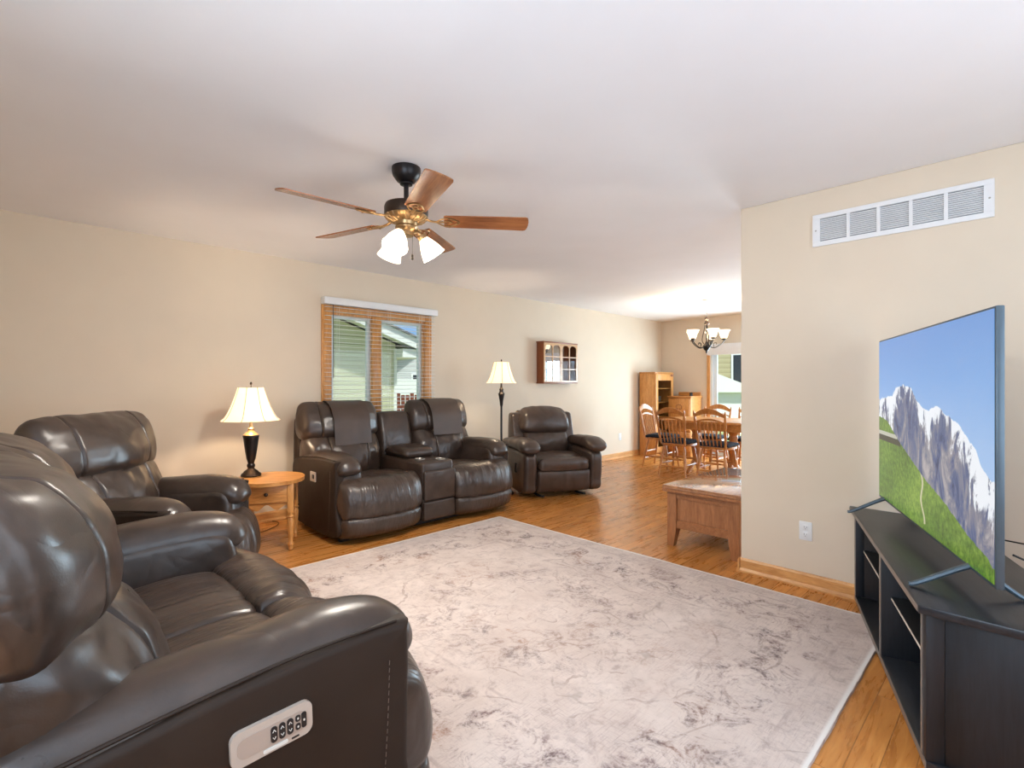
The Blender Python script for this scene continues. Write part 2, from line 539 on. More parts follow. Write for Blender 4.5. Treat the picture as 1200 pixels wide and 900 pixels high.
def tube(bm, pts, r, seg=8, smooth=0, mi=0, flat=1.0):
    P = smooth_path(pts, smooth) if smooth else [Vector(p) for p in pts]
    n = len(P)
    rad = r if callable(r) else (lambda t: r)
    up = None
    rs = []
    for i, p in enumerate(P):
        d = (P[min(i + 1, n - 1)] - P[max(i - 1, 0)]).normalized()
        if up is None:
            up = Vector((0, 0, 1)) if abs(d.z) < 0.9 else Vector((1, 0, 0))
        s = d.cross(up).normalized()
        up = s.cross(d).normalized()
        q = rad(i / max(n - 1, 1))
        rs.append([p + s * q * math.cos(2 * PI * k / seg) + up * q * flat * math.sin(2 * PI * k / seg) for k in range(seg)])
    rings(bm, rs, True, mi=mi)


def prism(bm, poly, z0, z1, mat=None, bev=0.0, mi=0, seg=2):
    mt = mat or Matrix()
    a = [bm.verts.new(mt @ Vector((p[0], p[1], z0))) for p in poly]
    b = [bm.verts.new(mt @ Vector((p[0], p[1], z1))) for p in poly]
    fs = [bm.faces.new(list(reversed(a))), bm.faces.new(b)]
    n = len(poly)
    for i in range(n):
        fs.append(bm.faces.new((a[i], a[(i + 1) % n], b[(i + 1) % n], b[i])))
    for f in fs:
        f.material_index = mi
    if bev:
        bmesh.ops.bevel(bm, geom=list({e for f in fs for e in f.edges}), offset=bev, segments=seg, affect='EDGES', profile=0.5, clamp_overlap=True)


def catmull_closed(pts, n):
    P = [Vector((p[0], p[1], 0)) for p in pts]
    m = len(P)
    fine = []
    for i in range(m):
        p0, p1, p2, p3 = P[i - 1], P[i], P[(i + 1) % m], P[(i + 2) % m]
        for k in range(24):
            t = k / 24
            fine.append(0.5 * (2 * p1 + (p2 - p0) * t + (2 * p0 - 5 * p1 + 4 * p2 - p3) * t * t + (3 * p1 - p0 - 3 * p2 + p3) * t ** 3))
    ln = [0]
    for i in range(len(fine)):
        ln.append(ln[-1] + (fine[(i + 1) % len(fine)] - fine[i]).length)
    out = []
    j = 0
    for k in range(n):
        s = ln[-1] * k / n
        while ln[j + 1] < s:
            j += 1
        u = (s - ln[j]) / max(ln[j + 1] - ln[j], 1e-9)
        out.append(fine[j].lerp(fine[(j + 1) % len(fine)], u))
    return out


def slab(bm, prof, x0, x1, r=0.05, n=72, nx=26, crown=0.0, seams_x=(), seams_p=(), wr=0.0, wfreq=(7, 7, 7), seed=0, f=None, endb=0.012):
    """upholstered body: a smooth closed (y, z) profile carried across x with pillowed ends"""
    P = catmull_closed(prof, n)
    area_ = sum(P[i].x * P[(i + 1) % n].y - P[(i + 1) % n].x * P[i].y for i in range(n))
    sg = 1 if area_ > 0 else -1
    nr = []
    for i in range(n):
        d = (P[(i + 1) % n] - P[i - 1]).normalized()
        nr.append(Vector((d.y, -d.x, 0)) * sg)
    ctr = sum(P, Vector()) / n
    xs = []
    for k in range(7):
        a = (PI / 2) * k / 6
        xs.append((x0 + r * (1 - math.cos(a)), r * (1 - math.sin(a)), 0))
    xi = [x0 + r + (x1 - x0 - 2 * r) * k / nx for k in range(1, nx)]
    for sx in seams_x:
        xi += [sx[0] + o for o in (-0.016, -0.008, -0.004, 0, 0.004, 0.008, 0.016)]
    xs += [(x, 0, 0) for x in sorted(xi)]
    for k in range(6, -1, -1):
        a = (PI / 2) * k / 6
        xs.append((x1 - r * (1 - math.cos(a)), r * (1 - math.sin(a)), 0))
    pre = [(x0 - endb, 0.0), (x0 - endb * 0.9, 0.35), (x0 - endb * 0.6, 0.72)]
    post = [(x1 + endb * 0.6, 0.72), (x1 + endb * 0.9, 0.35), (x1 + endb, 0.0)]
    off = Vector((seed * 3.7, seed * 1.3, seed * 2.1))
    rs = []

    def ring(x, inset, scale=1.0):
        t = (x - (x0 + x1) / 2) / ((x1 - x0) / 2)
        out = []
        for i in range(n):
            q = inset - crown * max(0, 1 - t * t)
            for sx in seams_x:
                q += sx[1] * math.exp(-((x - sx[0]) / 0.006) ** 2)
            p = P[i] - nr[i] * q
            for (sy, sz, dp, wd) in seams_p:
                dd = math.hypot(P[i].x - sy, P[i].y - sz)
                if dd < wd * 3:
                    p = p - nr[i] * dp * math.exp(-(dd / wd) ** 2)
            if wr:
                w = noise.noise(Vector((x * wfreq[0], P[i].x * wfreq[1], P[i].y * wfreq[2])) + off)
                w += 0.5 * noise.noise(Vector((x * wfreq[0] * 2.3, P[i].x * wfreq[1] * 2.3, P[i].y * wfreq[2] * 2.3)) + off)
                p = p + nr[i] * w * wr
            if scale < 1:
                p = ctr + (p - ctr) * max(scale, 0.002)
            v = Vector((x, p.x, p.y))
            out.append(f(v) if f else v)
        return out

    for x, s in pre:
        a = ring(x0, r)
        c = sum(a, Vector()) / n
        rs.append([Vector((v.x + (x - x0), *(c.lerp(v, max(s, 0.002)))[1:])) for v in a])
    for x, ins, _ in xs:
        rs.append(ring(x, ins))
    for x, s in post:
        a = ring(x1, r)
        c = sum(a, Vector()) / n
        rs.append([Vector((v.x + (x - x1), *(c.lerp(v, max(s, 0.002)))[1:])) for v in a])
    rings(bm, rs, True)


def sweep(bm, path, seg=28, e=2.6, n=8, xc=0.0, bendx=None, wr=0.0, seed=0):
    """roll along y: path rows (y, z, half width, half height)"""
    P = smooth_path([(p[0], p[1], 0) for p in path], n)
    Q = smooth_path([(p[2], p[3], 0) for p in path], n)
    rs = []
    m = len(P)
    for i, (p, q) in enumerate(zip(P, Q)):
        d = (P[min(i + 1, m - 1)] - P[max(i - 1, 0)]).normalized()
        nrm = Vector((-d.y, d.x, 0))
        if nrm.y < 0:
            nrm = -nrm
        rg = []
        for k in range(seg):
            a = 2 * PI * k / seg
            c, s = math.cos(a), math.sin(a)
            cx = math.copysign(abs(c) ** (2 / e), c) * q.x
            cn = math.copysign(abs(s) ** (2 / e), s) * q.y
            w = 0
            if wr:
                w = wr * noise.noise(Vector((cx * 6 + seed, p.x * 9, cn * 6)))
            x = xc + cx * (1 + w * 4) + (bendx(p.x) if bendx else 0)
            y = p.x + nrm.x * (cn + w)
            z = p.y + nrm.y * (cn + w)
            rg.append(Vector((x, y, z)))
        rs.append(rg)
    rings(bm, rs, True)


def obj(name, bm, mat, parent=None, smooth=True, angle=40):
    bmesh.ops.recalc_face_normals(bm, faces=bm.faces)
    me = bpy.data.meshes.new(name)
    bm.to_mesh(me)
    bm.free()
    for m_ in (mat if isinstance(mat, (list, tuple)) else [mat]):
        me.materials.append(M[m_] if isinstance(m_, str) else m_)
    if smooth:
        for p in me.polygons:
            p.use_smooth = True
        if angle:
            me.set_sharp_from_angle(angle=R(angle))
    o = bpy.data.objects.new(name, me)
    COL.objects.link(o)
    if parent:
        o.parent = parent
    return o


def thing(name, label, cat, loc=(0, 0, 0), rz=0.0, group=None):
    o = bpy.data.objects.new(name, None)
    COL.objects.link(o)
    o.empty_display_size = 0.1
    o.location = loc
    o.rotation_euler = (0, 0, rz)
    o['label'] = label
    o['category'] = cat
    if group:
        o['group'] = group
    return o


def tag(o, label, cat, group=None):
    o['label'] = label
    o['category'] = cat
    if group:
        o['group'] = group
    return o


def struct(name, bm, mat, parent=None, smooth=False):
    o = obj(name, bm, mat, parent, smooth)
    if parent is None:
        o['kind'] = 'structure'
    return o


def B():
    return bmesh.new()


def bx(name, mat, parent, *a, **k):
    bm = B()
    box(bm, *a, **k)
    return obj(name, bm, mat, parent)


def copy_tree(o, parent=None):
    c = o.copy()
    COL.objects.link(c)
    if parent:
        c.parent = parent
    for ch in list(o.children):
        copy_tree(ch, c)
    return c


def bulb(name, parent_loc, power, col, rad=0.03):
    l = bpy.data.lights.new(name, 'POINT')
    l.energy = power
    l.color = col
    l.shadow_soft_size = rad
    o = bpy.data.objects.new(name, l)
    o.location = parent_loc
    COL.objects.link(o)
    return o


# ================================================================ the room
H = 2.44
YW = 4.88      # long wall
XE = 8.80      # dining end wall
XL = -0.62     # wall behind the sofas
YB = -1.30     # wall behind the camera
XT, YT = 3.505, 1.355   # television wall and its free end

bm = B(); box(bm, XL - .1, XE + .1, YB - .1, YW + .1, -.08, 0)
struct('floor', bm, 'floor')
bm = B(); box(bm, XL - .1, XE + .1, YB - .1, YW + .1, H, H + .1)
struct('ceiling', bm, 'ceiling')


def wall_x(name, x0, x1, y0, y1, holes):
    """wall running along x (holes: x0, x1, z0, z1)"""
    bm = B()
    c = x0
    for (a, b, za, zb) in sorted(holes):
        box(bm, c, a, y0, y1, 0, H)
        if za > 0:
            box(bm, a, b, y0, y1, 0, za)
        box(bm, a, b, y0, y1, zb, H)
        c = b
    box(bm, c, x1, y0, y1, 0, H)
    return struct(name, bm, 'wall')


def wall_y(name, x0, x1, y0, y1, holes):
    bm = B()
    c = y0
    for (a, b, za, zb) in sorted(holes):
        box(bm, x0, x1, c, a, 0, H)
        if za > 0:
            box(bm, x0, x1, a, b, 0, za)
        box(bm, x0, x1, a, b, zb, H)
        c = b
    box(bm, x0, x1, c, y1, 0, H)
    return struct(name, bm, 'wall')


WX0, WX1, WZ0, WZ1 = 2.26, 3.39, 0.86, 1.975
wall_x('wall_north', XL - .1, XE + .1, YW, YW + .1, [(WX0, WX1, WZ0, WZ1)])
DY0, DY1, DZ = 1.50, 3.93, 1.90
wall_y('wall_east', XE, XE + .1, YB - .1, YW, [(DY0, DY1, 0, DZ)])
wall_x('wall_south', XL - .1, XE, YB - .1, YB, [(0.45, 2.65, 0.7, 2.2), (5.1, 6.7, 0.85, 2.05)])
wall_y('wall_west', XL - .1, XL, YB, YW, [(-0.4, 1.0, 0.85, 2.15)])
bm = B(); box(bm, XT, XT + .13, YB, YT, 0, H, 0.006)
struct('wall_partition', bm, 'wall')


def base_profile(bm, a, b, nrm):
    """oak baseboard with a shoe moulding from a to b, standing off along nrm"""
    a, b, nrm = Vector(a), Vector(b), Vector(nrm)
    pr = [(0, 0), (.024, 0), (.024, .012), (.014, .028), (.014, .078), (.006, .092), (0, .092)]
    rs = [[p + nrm * q[0] + Vector((0, 0, q[1])) for q in pr] for p in (a, b)]
    rings(bm, rs, True)


bm = B(); base_profile(bm, (XL, YW, 0), (XE, YW, 0), (0, -1, 0)); struct('baseboard_north', bm, 'oak_trim')
bm = B(); base_profile(bm, (XE, YW - .026, 0), (XE, DY1 + .1, 0), (-1, 0, 0)); struct('baseboard_east', bm, 'oak_trim')
bm = B(); base_profile(bm, (XT, YB, 0), (XT, YT, 0), (-1, 0, 0)); struct('baseboard_partition', bm, 'oak_trim')
bm = B(); base_profile(bm, (XT - .024, YT, 0), (XT + .13, YT, 0), (0, 1, 0)); struct('baseboard_return', bm, 'oak_trim')


# ---- double casement window in the long wall
w1 = bpy.data.objects.new('window_1', None)
COL.objects.link(w1)
w1['kind'] = 'structure'
w1.location = (0, YW, 0)
bm = B()
box(bm, WX0 - .09, WX0, -.02, 0, WZ0 - .09, WZ1 + .07, .004)
box(bm, WX1, WX1 + .09, -.02, 0, WZ0 - .09, WZ1 + .07, .004)
box(bm, WX0, WX1, -.02, 0, WZ1, WZ1 + .07, .004)
box(bm, WX0, WX1, -.02, 0, WZ0 - .09, WZ0, .004)
obj('window_casing', bm, 'oak_up', w1)
bm = B()
box(bm, WX0, WX0 + .02, 0, .1, WZ0, WZ1)
box(bm, WX1 - .02, WX1, 0, .1, WZ0, WZ1)
box(bm, WX0 + .02, WX1 - .02, 0, .1, WZ0, WZ0 + .02)
box(bm, WX0 + .02, WX1 - .02, 0, .1, WZ1 - .02, WZ1)
obj('window_jamb', bm, 'oak_up', w1)
wm = 2.775
bm = B(); box(bm, wm - .055, wm + .055, -.015, .08, WZ0, WZ1, .004)
obj('mullion', bm, 'oak_up', w1)
for a, b in ((WX0 + .02, wm - .055), (wm + .055, WX1 - .02)):
    bm = B()
    s = .032
    box(bm, a, a + s, .03, .08, WZ0 + .02, WZ1 - .02, .003)
    box(bm, b - s, b, .03, .08, WZ0 + .02, WZ1 - .02, .003)
    box(bm, a + s, b - s, .03, .08, WZ0 + .02, WZ0 + .02 + s, .003)
    box(bm, a + s, b - s, .03, .08, WZ1 - .02 - s, WZ1 - .02, .003)
    sash = obj('sash', bm, 'vinyl', w1)
    bm = B(); box(bm, a + s, b - s, .052, .056, WZ0 + .05, WZ1 - .05)
    obj('pane', bm, 'glass', sash)

bl = thing('window_blind', 'white slatted blind with headrail, open over the oak window behind the loveseat', 'blind', (0, YW, 0))
bx('headrail', 'white', bl, 2.165, 3.52, -.095, -.002, 2.045, 2.115, bev=.008)
zz = 2.02
bm = B()
while zz > 0.80:
    box(bm, 2.185, 3.485, -.082, -.036, zz - .0013, zz + .0013, mat=Matrix.Translation((0, -.059, zz)) @ Matrix.Rotation(R(3), 4, 'X') @ Matrix.Translation((0, .059, -zz)))
    zz -= .043
slats = obj('slats', bm, 'white_slat', bl, smooth=False)
bm = B()
for x in (2.32, 2.66, 2.90, 3.30, 3.44):
    for y in (-.083, -.035):
        tube(bm, [(x, y, 2.05), (x, y, .79)], .0011, 5)
obj('ladder_cord', bm, 'white_slat', bl)
bm = B(); tube(bm, [(2.255, -.09, 2.04), (2.257, -.092, 1.32)], .004, 8)
obj('tilt_wand', bm, 'slot', bl)
bx('bottom_rail', 'white_slat', bl, 2.185, 3.485, -.085, -.033, .775, .79, bev=.003)

# ---- patio door in the dining end wall
d1 = bpy.data.objects.new('door_1', None)
COL.objects.link(d1)
d1['kind'] = 'structure'
d1.location = (XE, 0, 0)
bm = B()
box(bm, -.02, 0, DY1, DY1 + .055, 0, DZ + .05, .004)
box(bm, -.02, 0, DY0 - .075, DY0, 0, DZ + .05, .004)
box(bm, -.02, 0, DY0, DY1, DZ, DZ + .05, .004)
obj('door_casing', bm, 'oak_up', d1)
bm = B()
box(bm, 0, .1, DY1 - .04, DY1, .03, DZ - .04)
box(bm, 0, .1, DY0, DY0 + .04, .03, DZ - .04)
box(bm, 0, .1, DY0, DY1, DZ - .04, DZ)
box(bm, 0, .1, DY0, DY1, 0, .03)
obj('door_frame', bm, 'vinyl', d1)
ym = (DY0 + DY1) / 2
for k, (a, b) in enumerate(((ym - .03, DY1 - .04), (DY0 + .04, ym + .03))):
    bm = B()
    x0 = .02 + .035 * k
    s = .075
    box(bm, x0, x0 + .03, a, a + s, .03, DZ - .04, .003)
    box(bm, x0, x0 + .03, b - s, b, .03, DZ - .04, .003)
    box(bm, x0, x0 + .03, a + s, b - s, .03, .13, .003)
    box(bm, x0, x0 + .03, a + s, b - s, DZ - .12, DZ - .04, .003)
    p = obj('door_panel', bm, 'vinyl', d1)
    bm = B(); box(bm, x0 + .012, x0 + .016, a + s, b - s, .13, DZ - .12)
    obj('pane', bm, 'glass', p)
    if k == 0:
        bm = B(); tube(bm, [(x0 - .002, a + .035, .85), (x0 - .03, a + .035, .88), (x0 - .03, a + .035, 1.02), (x0 - .002, a + .035, 1.05)], .008, 8, 4)
        obj('handle', bm, 'pewter', p)
va = thing('door_valance', 'white valance box across the top of the patio door', 'valance', (XE, 0, 0))
bx('front_board', 'white', va, -.135, -.12, DY0 - .05, DY1 + .0, 1.765, 1.955, bev=.004)
bx('top_board', 'white', va, -.12, -.021, DY0 - .05, DY1 + .0, 1.94, 1.955, bev=.003)
bx('return_board', 'white', va, -.12, -.021, DY1 - .015, DY1, 1.765, 1.94, bev=.003)
bx('return_board', 'white', va, -.12, -.021, DY0 - .05, DY0 - .035, 1.765, 1.94, bev=.003)

# ---- unseen rear, side and kitchen windows, added to light the room
for i, (kind, a, b, za, zb) in enumerate((('s', .45, 2.65, .7, 2.2), ('s', 5.1, 6.7, .85, 2.05), ('w', -.4, 1.0, .85, 2.15))):
    w = bpy.data.objects.new('window_%d' % (i + 2), None)
    COL.objects.link(w)
    w['kind'] = 'structure'
    mt = Matrix.Translation((0, YB, 0)) if kind == 's' else Matrix.Translation((XL, 0, 0)) @ Matrix.Rotation(R(90), 4, 'Z') @ Matrix.Scale(1, 4)
    w.matrix_world = mt
    sy = -1 if kind == 's' else 1
    bm = B()
    for (p, q, r_, t_) in ((a - .08, a, za - .08, zb + .08), (b, b + .08, za - .08, zb + .08), (a, b, zb, zb + .08), (a, b, za - .08, za)):
        box(bm, p, q, *sorted((0, -.02 * sy)), r_, t_)
    obj('window_casing', bm, 'oak_up', w, smooth=False)
    bm = B()
    mid = (a + b) / 2
    for (p, q, r_, t_) in ((a, a + .05, za, zb), (b - .05, b, za, zb), (mid - .03, mid + .03, za, zb), (a, b, zb - .05, zb), (a, b, za, za + .05)):
        box(bm, p, q, *sorted((.03 * sy, .08 * sy)), r_, t_)
    obj('sash', bm, 'vinyl', w, smooth=False)

# ================================================================ outside
def ext():
    bm = B(); box(bm, -30, 60, YW + .1, 60, -.5, -.35); box(bm, XE + .1, 60, -30, YW + .1, -.5, -.35)
    o = struct('ground', bm, 'lawn')
    # neighbour's gable wall close by
    t = thing('neighbor_house', 'green-beige sided gable house with white rake board outside the living room window', 'house', (0, 0, -.35))
    yy = 9.5
    top = lambda x: 2.72 - .325 * (x - 4.46)
    bm = B()
    poly = [(-4, 0), (5.86, 0), (5.86, top(5.86) + .2), (-1, top(-1) + .2), (-4, top(2) + .2)]
    mt = Matrix.Translation((0, yy, 0)) @ Matrix.Rotation(R(90), 4, 'X')
    prism(bm, poly, -8, 0, mt)
    obj('siding_wall', bm, 'siding', t, smooth=False)
    bm = B()
    for (za, zb, y0, y1) in ((.20, .42, yy - .36, yy - .32),):
        poly = [(6.55, top(6.55) + za), (6.55, top(6.55) + zb), (-1, top(-1) + zb), (-1, top(-1) + za)]
        prism(bm, poly, -(y1 - y0), 0, Matrix.Translation((0, y0, 0)) @ Matrix.Rotation(R(90), 4, 'X'))
    obj('rake_board', bm, 'ext_white', t, smooth=False)
    bm = B()
    poly = [(6.55, top(6.55) + .24), (6.55, top(6.55) + .28), (-1, top(-1) + .28), (-1, top(-1) + .24)]
    prism(bm, poly, -.32, 0, Matrix.Translation((0, yy - .32, 0)) @ Matrix.Rotation(R(90), 4, 'X'))
    obj('soffit', bm, 'ext_white', t, smooth=False)
    bm = B()
    poly = [(6.62, top(6.62) + .42), (6.62, top(6.62) + .46), (-1, top(-1) + .46), (-1, top(-1) + .42)]
    prism(bm, poly, -8.4, 0, Matrix.Translation((0, yy - .40, 0)) @ Matrix.Rotation(R(90), 4, 'X'))
    obj('roof', bm, 'roof', t, smooth=False)
    bx('eave_fascia', 'ext_white', t, 5.86, 6.5, yy - .3, yy + 8, top(6.2) + .02, top(6.2) + .2)
    bx('corner_board', 'ext_white', t, 5.82, 5.88, yy - .03, yy, 0, top(5.86) + .1)
    # fence
    t = thing('board_fence', 'red-brown board fence seen low through the living room window', 'fence', (0, 0, -.35))
    bm = B()
    x = 5.9
    while x < 12:
        box(bm, x, x + .11, 12.4, 12.43, .05, 1.30 + .05 * (int(x * 7) % 2))
        x += .15
    obj('boards', bm, 'fence_red', t, smooth=False)
    for k in range(4):
        bx('post', 'fence_red', t, 6.7 + 1.7 * k, 6.82 + 1.7 * k, 12.36, 12.40, 0, 1.6, bev=.01)
    bx('rail', 'fence_red', t, 5.9, 12, 12.43, 12.48, .9, 1.0)
    bm = B(); box(bm, 8, 26, 22, 22.2, -.35, 1.5)
    tag(obj('panel_fence', bm, 'ext_white', smooth=False), 'white panel fence beyond the red-brown board fence', 'fence')

    def house(name, label, loc, rz, w, d, h, pk, wall_m, wins, gable=True):
        t = thing(name, label, 'house', loc, rz)
        bm = B()
        poly = [(-w / 2, 0), (w / 2, 0), (w / 2, h), (0, pk), (-w / 2, h)]
        prism(bm, poly, -d, 0, Matrix.Rotation(R(90), 4, 'X'))
        obj('siding_wall', bm, wall_m, t, smooth=False)
        bm = B()
        for sx in (-1, 1):
            poly = [(sx * (w / 2 + .4), h - .4 * (pk - h) / (w / 2)), (0, pk), (0, pk + .25), (sx * (w / 2 + .4), h + .25 - .4 * (pk - h) / (w / 2))]
            prism(bm, poly, -d - .4, .4, Matrix.Rotation(R(90), 4, 'X'))
        obj('roof', bm, 'roof', t, smooth=False)
        bm = B()
        for sx in (-1, 1):
            poly = [(sx * (w / 2 + .42), h - .1 - .42 * (pk - h) / (w / 2)), (0, pk - .1), (0, pk + .22), (sx * (w / 2 + .42), h + .22 - .42 * (pk - h) / (w / 2))]
            prism(bm, poly, .4, .46, Matrix.Rotation(R(90), 4, 'X'))
        obj('rake_board', bm, 'ext_white', t, smooth=False)
        for (a, b, za, zb) in wins:
            f = bx('window', 'ext_white', t, a - .1, b + .1, -.06, 0, za - .1, zb + .1)
            bx('pane', 'ext_dark', f, a, b, -.075, -.05, za, zb)

    house('grey_house', 'small grey gabled house far behind the fences', (19.0, 28, -.35), R(-35), 5, 8, 2.6, 4.6, 'ext_grey', [(-.35, .35, 1.2, 2.2)])
    house('tan_house', 'tan sided house with paired dark windows beyond the patio door', (26.0, 9.4, -.35), R(-68), 9, 8, 3.4, 5.6, 'siding2', [(-2.05, -1.75, 1.9, 3.0), (-.95, -.55, 1.55, 3.05), (.05, .45, 1.55, 3.05)])
    bm = B(); box(bm, 20, 20.3, 2.5, 11, -.35, 1.25, .02)
    tag(obj('garden_wall', bm, 'ext_white', smooth=False), 'white garden fence wall outside the patio door', 'fence')
    t = thing('white_shed', 'low white shed with a pitched roof outside the patio door', 'shed', (17.2, 7.4, -.35), R(-68))
    bx('shed_wall', 'ext_white', t, -1.3, 1.3, 0, 1.6, 0, 1.35)
    bm = B(); prism(bm, [(-1.45, 1.33), (1.45, 1.33), (0, 1.95)], -1.75, .15, Matrix.Rotation(R(90), 4, 'X'))
    obj('shed_roof', bm, 'ext_white', t, smooth=False)


ext()

# ================================================================ rug
RX0, RX1, RY0, RY1 = 0.86, 3.29, 0.50, 3.505
rcx, rcy, rhx, rhy = (RX0 + RX1) / 2, (RY0 + RY1) / 2, (RX1 - RX0) / 2, (RY1 - RY0) / 2
bm = B()
NX, NY = 60, 70
g = {}
for i in range(NX + 1):
    for j in range(NY + 1):
        x = -rhx + 2 * rhx * i / NX
        y = -rhy + 2 * rhy * j / NY
        ex = .010 * noise.noise(Vector((y * 2.6, 1.7, 0))) + .004 * noise.noise(Vector((y * 9, 5, 0)))
        ey = .008 * noise.noise(Vector((x * 2.6, 9.2, 0))) + .004 * noise.noise(Vector((x * 9, 3, 0)))
        g[i, j] = bm.verts.new((x + ex * x / rhx, y + ey * y / rhy, .009 + .0012 * noise.noise(Vector((x * 3, y * 3, 0)))))
for i in range(NX):
    for j in range(NY):
        bm.faces.new((g[i, j], g[i + 1, j], g[i + 1, j + 1], g[i, j + 1]))
ed = [e for e in bm.edges if e.is_boundary]
ex = bmesh.ops.extrude_edge_only(bm, edges=ed)
for v in [v for v in ex['geom'] if isinstance(v, bmesh.types.BMVert)]:
    v.co.z = .0005
    v.co.x *= 1.0015
    v.co.y *= 1.0015
M['rug'] = rug_mat(rcx, rcy, rhx, rhy)
o = obj('area_rug', bm, 'rug')
o.location = (rcx, rcy, 0)
tag(o, 'large pale distressed oriental rug covering the middle of the wood floor', 'rug')


# ================================================================ power recliner family
LUM = [(.70, .40), (.665, .48), (.655, .58), (.68, .67), (.735, .76), (.80, .80), (.90, .80), (.97, .72), (.98, .55), (.95, .40), (.82, .36)]
HEAD = [(.76, .80), (.742, .86), (.770, .95), (.825, 1.03), (.89, 1.075), (.96, 1.085), (1.02, 1.03), (1.045, .93), (1.04, .82), (.97, .765), (.85, .755)]
SEAT = [(.31, .475), (.42, .485), (.55, .475), (.70, .455), (.80, .42), (.78, .33), (.55, .30), (.33, .30), (.285, .36), (.285, .44)]
LEGR = [(.30, .44), (.275, .482), (.19, .502), (.11, .492), (.05, .452), (.016, .38), (.004, .29), (.018, .225), (.07, .20), (.20, .21), (.29, .25), (.306, .35)]
FOOT = [(.04, .212), (.016, .19), (.018, .14), (.04, .08), (.09, .05), (.16, .045), (.22, .06), (.24, .14), (.20, .205), (.12, .216)]


def seat_module(t, x0, x1, ta, tb, seed, bx0, bx1, crown=.10):
    """one seat: x0..x1 between the arms, ta..tb the wide leg rest, bx0..bx1 the back"""
    cm = (ta + tb) / 2
    hw = (tb - ta) / 2

    def plan(v):
        k = (v.x - cm) / hw
        if v.y < .3:
            v.y += .085 * (abs(k) ** 2.6) * min(1, (.30 - v.y) / .2)
        return v

    bm = B()
    slab(bm, SEAT, x0, x1, .04, 72, 30, .008, wr=.007, wfreq=(13, 3, 4), seed=seed)
    obj('seat_cushion', bm, 'leather_seat', t)
    bm = B()
    slab(bm, LEGR, ta, tb, .045, 72, 40, .006, wr=.008, wfreq=(16, 4, 3), seed=seed + 1, f=plan)
    obj('leg_rest', bm, 'leather_seat', t)
    bm = B()
    slab(bm, FOOT, ta + .006, tb - .006, .035, 64, 40, .004, wr=.004, wfreq=(12, 4, 3), seed=seed + 2, f=plan)
    obj('foot_panel', bm, 'leather_seat', t)
    bw = bx1 - bx0
    bc = (bx0 + bx1) / 2

    def pillow(v):
        k = abs(v.x - bc) / (bw / 2)
        v.y += crown * min(k, 1.05) ** 2.0 * min(1, max(0, (1.0 - v.y) / .28))
        return v

    bm = B()
    slab(bm, LUM, bx0 + .015, bx1 - .015, .06, 84, 40, .02, seams_x=[(bx0 + bw * .27, .012), (bx1 - bw * .27, .012)], wr=.012, wfreq=(11, 7, 8), seed=seed + 3, f=pillow)
    obj('lumbar_cushion', bm, 'leather', t)
    bm = B()
    slab(bm, [(p[0] - .006, p[1]) for p in HEAD], bx0, bx1, .055, 84, 40, .016, seams_x=[(bx0 + bw * .2, .010), (bx1 - bw * .2, .010)], wr=.011, wfreq=(5, 7, 8), seed=seed + 4, endb=.02, f=pillow)
    obj('headrest', bm, 'leather', t)
    bm = B()
    prof = [(1.0, .10), (1.06, .16), (1.095, .5), (1.085, .88), (1.05, .96), (1.0, .9), (.96, .6), (.94, .2)]
    slab(bm, prof, bx0 + .01, bx1 - .01, .03, 48, 12)
    obj('back_panel', bm, 'leather_panel', t)


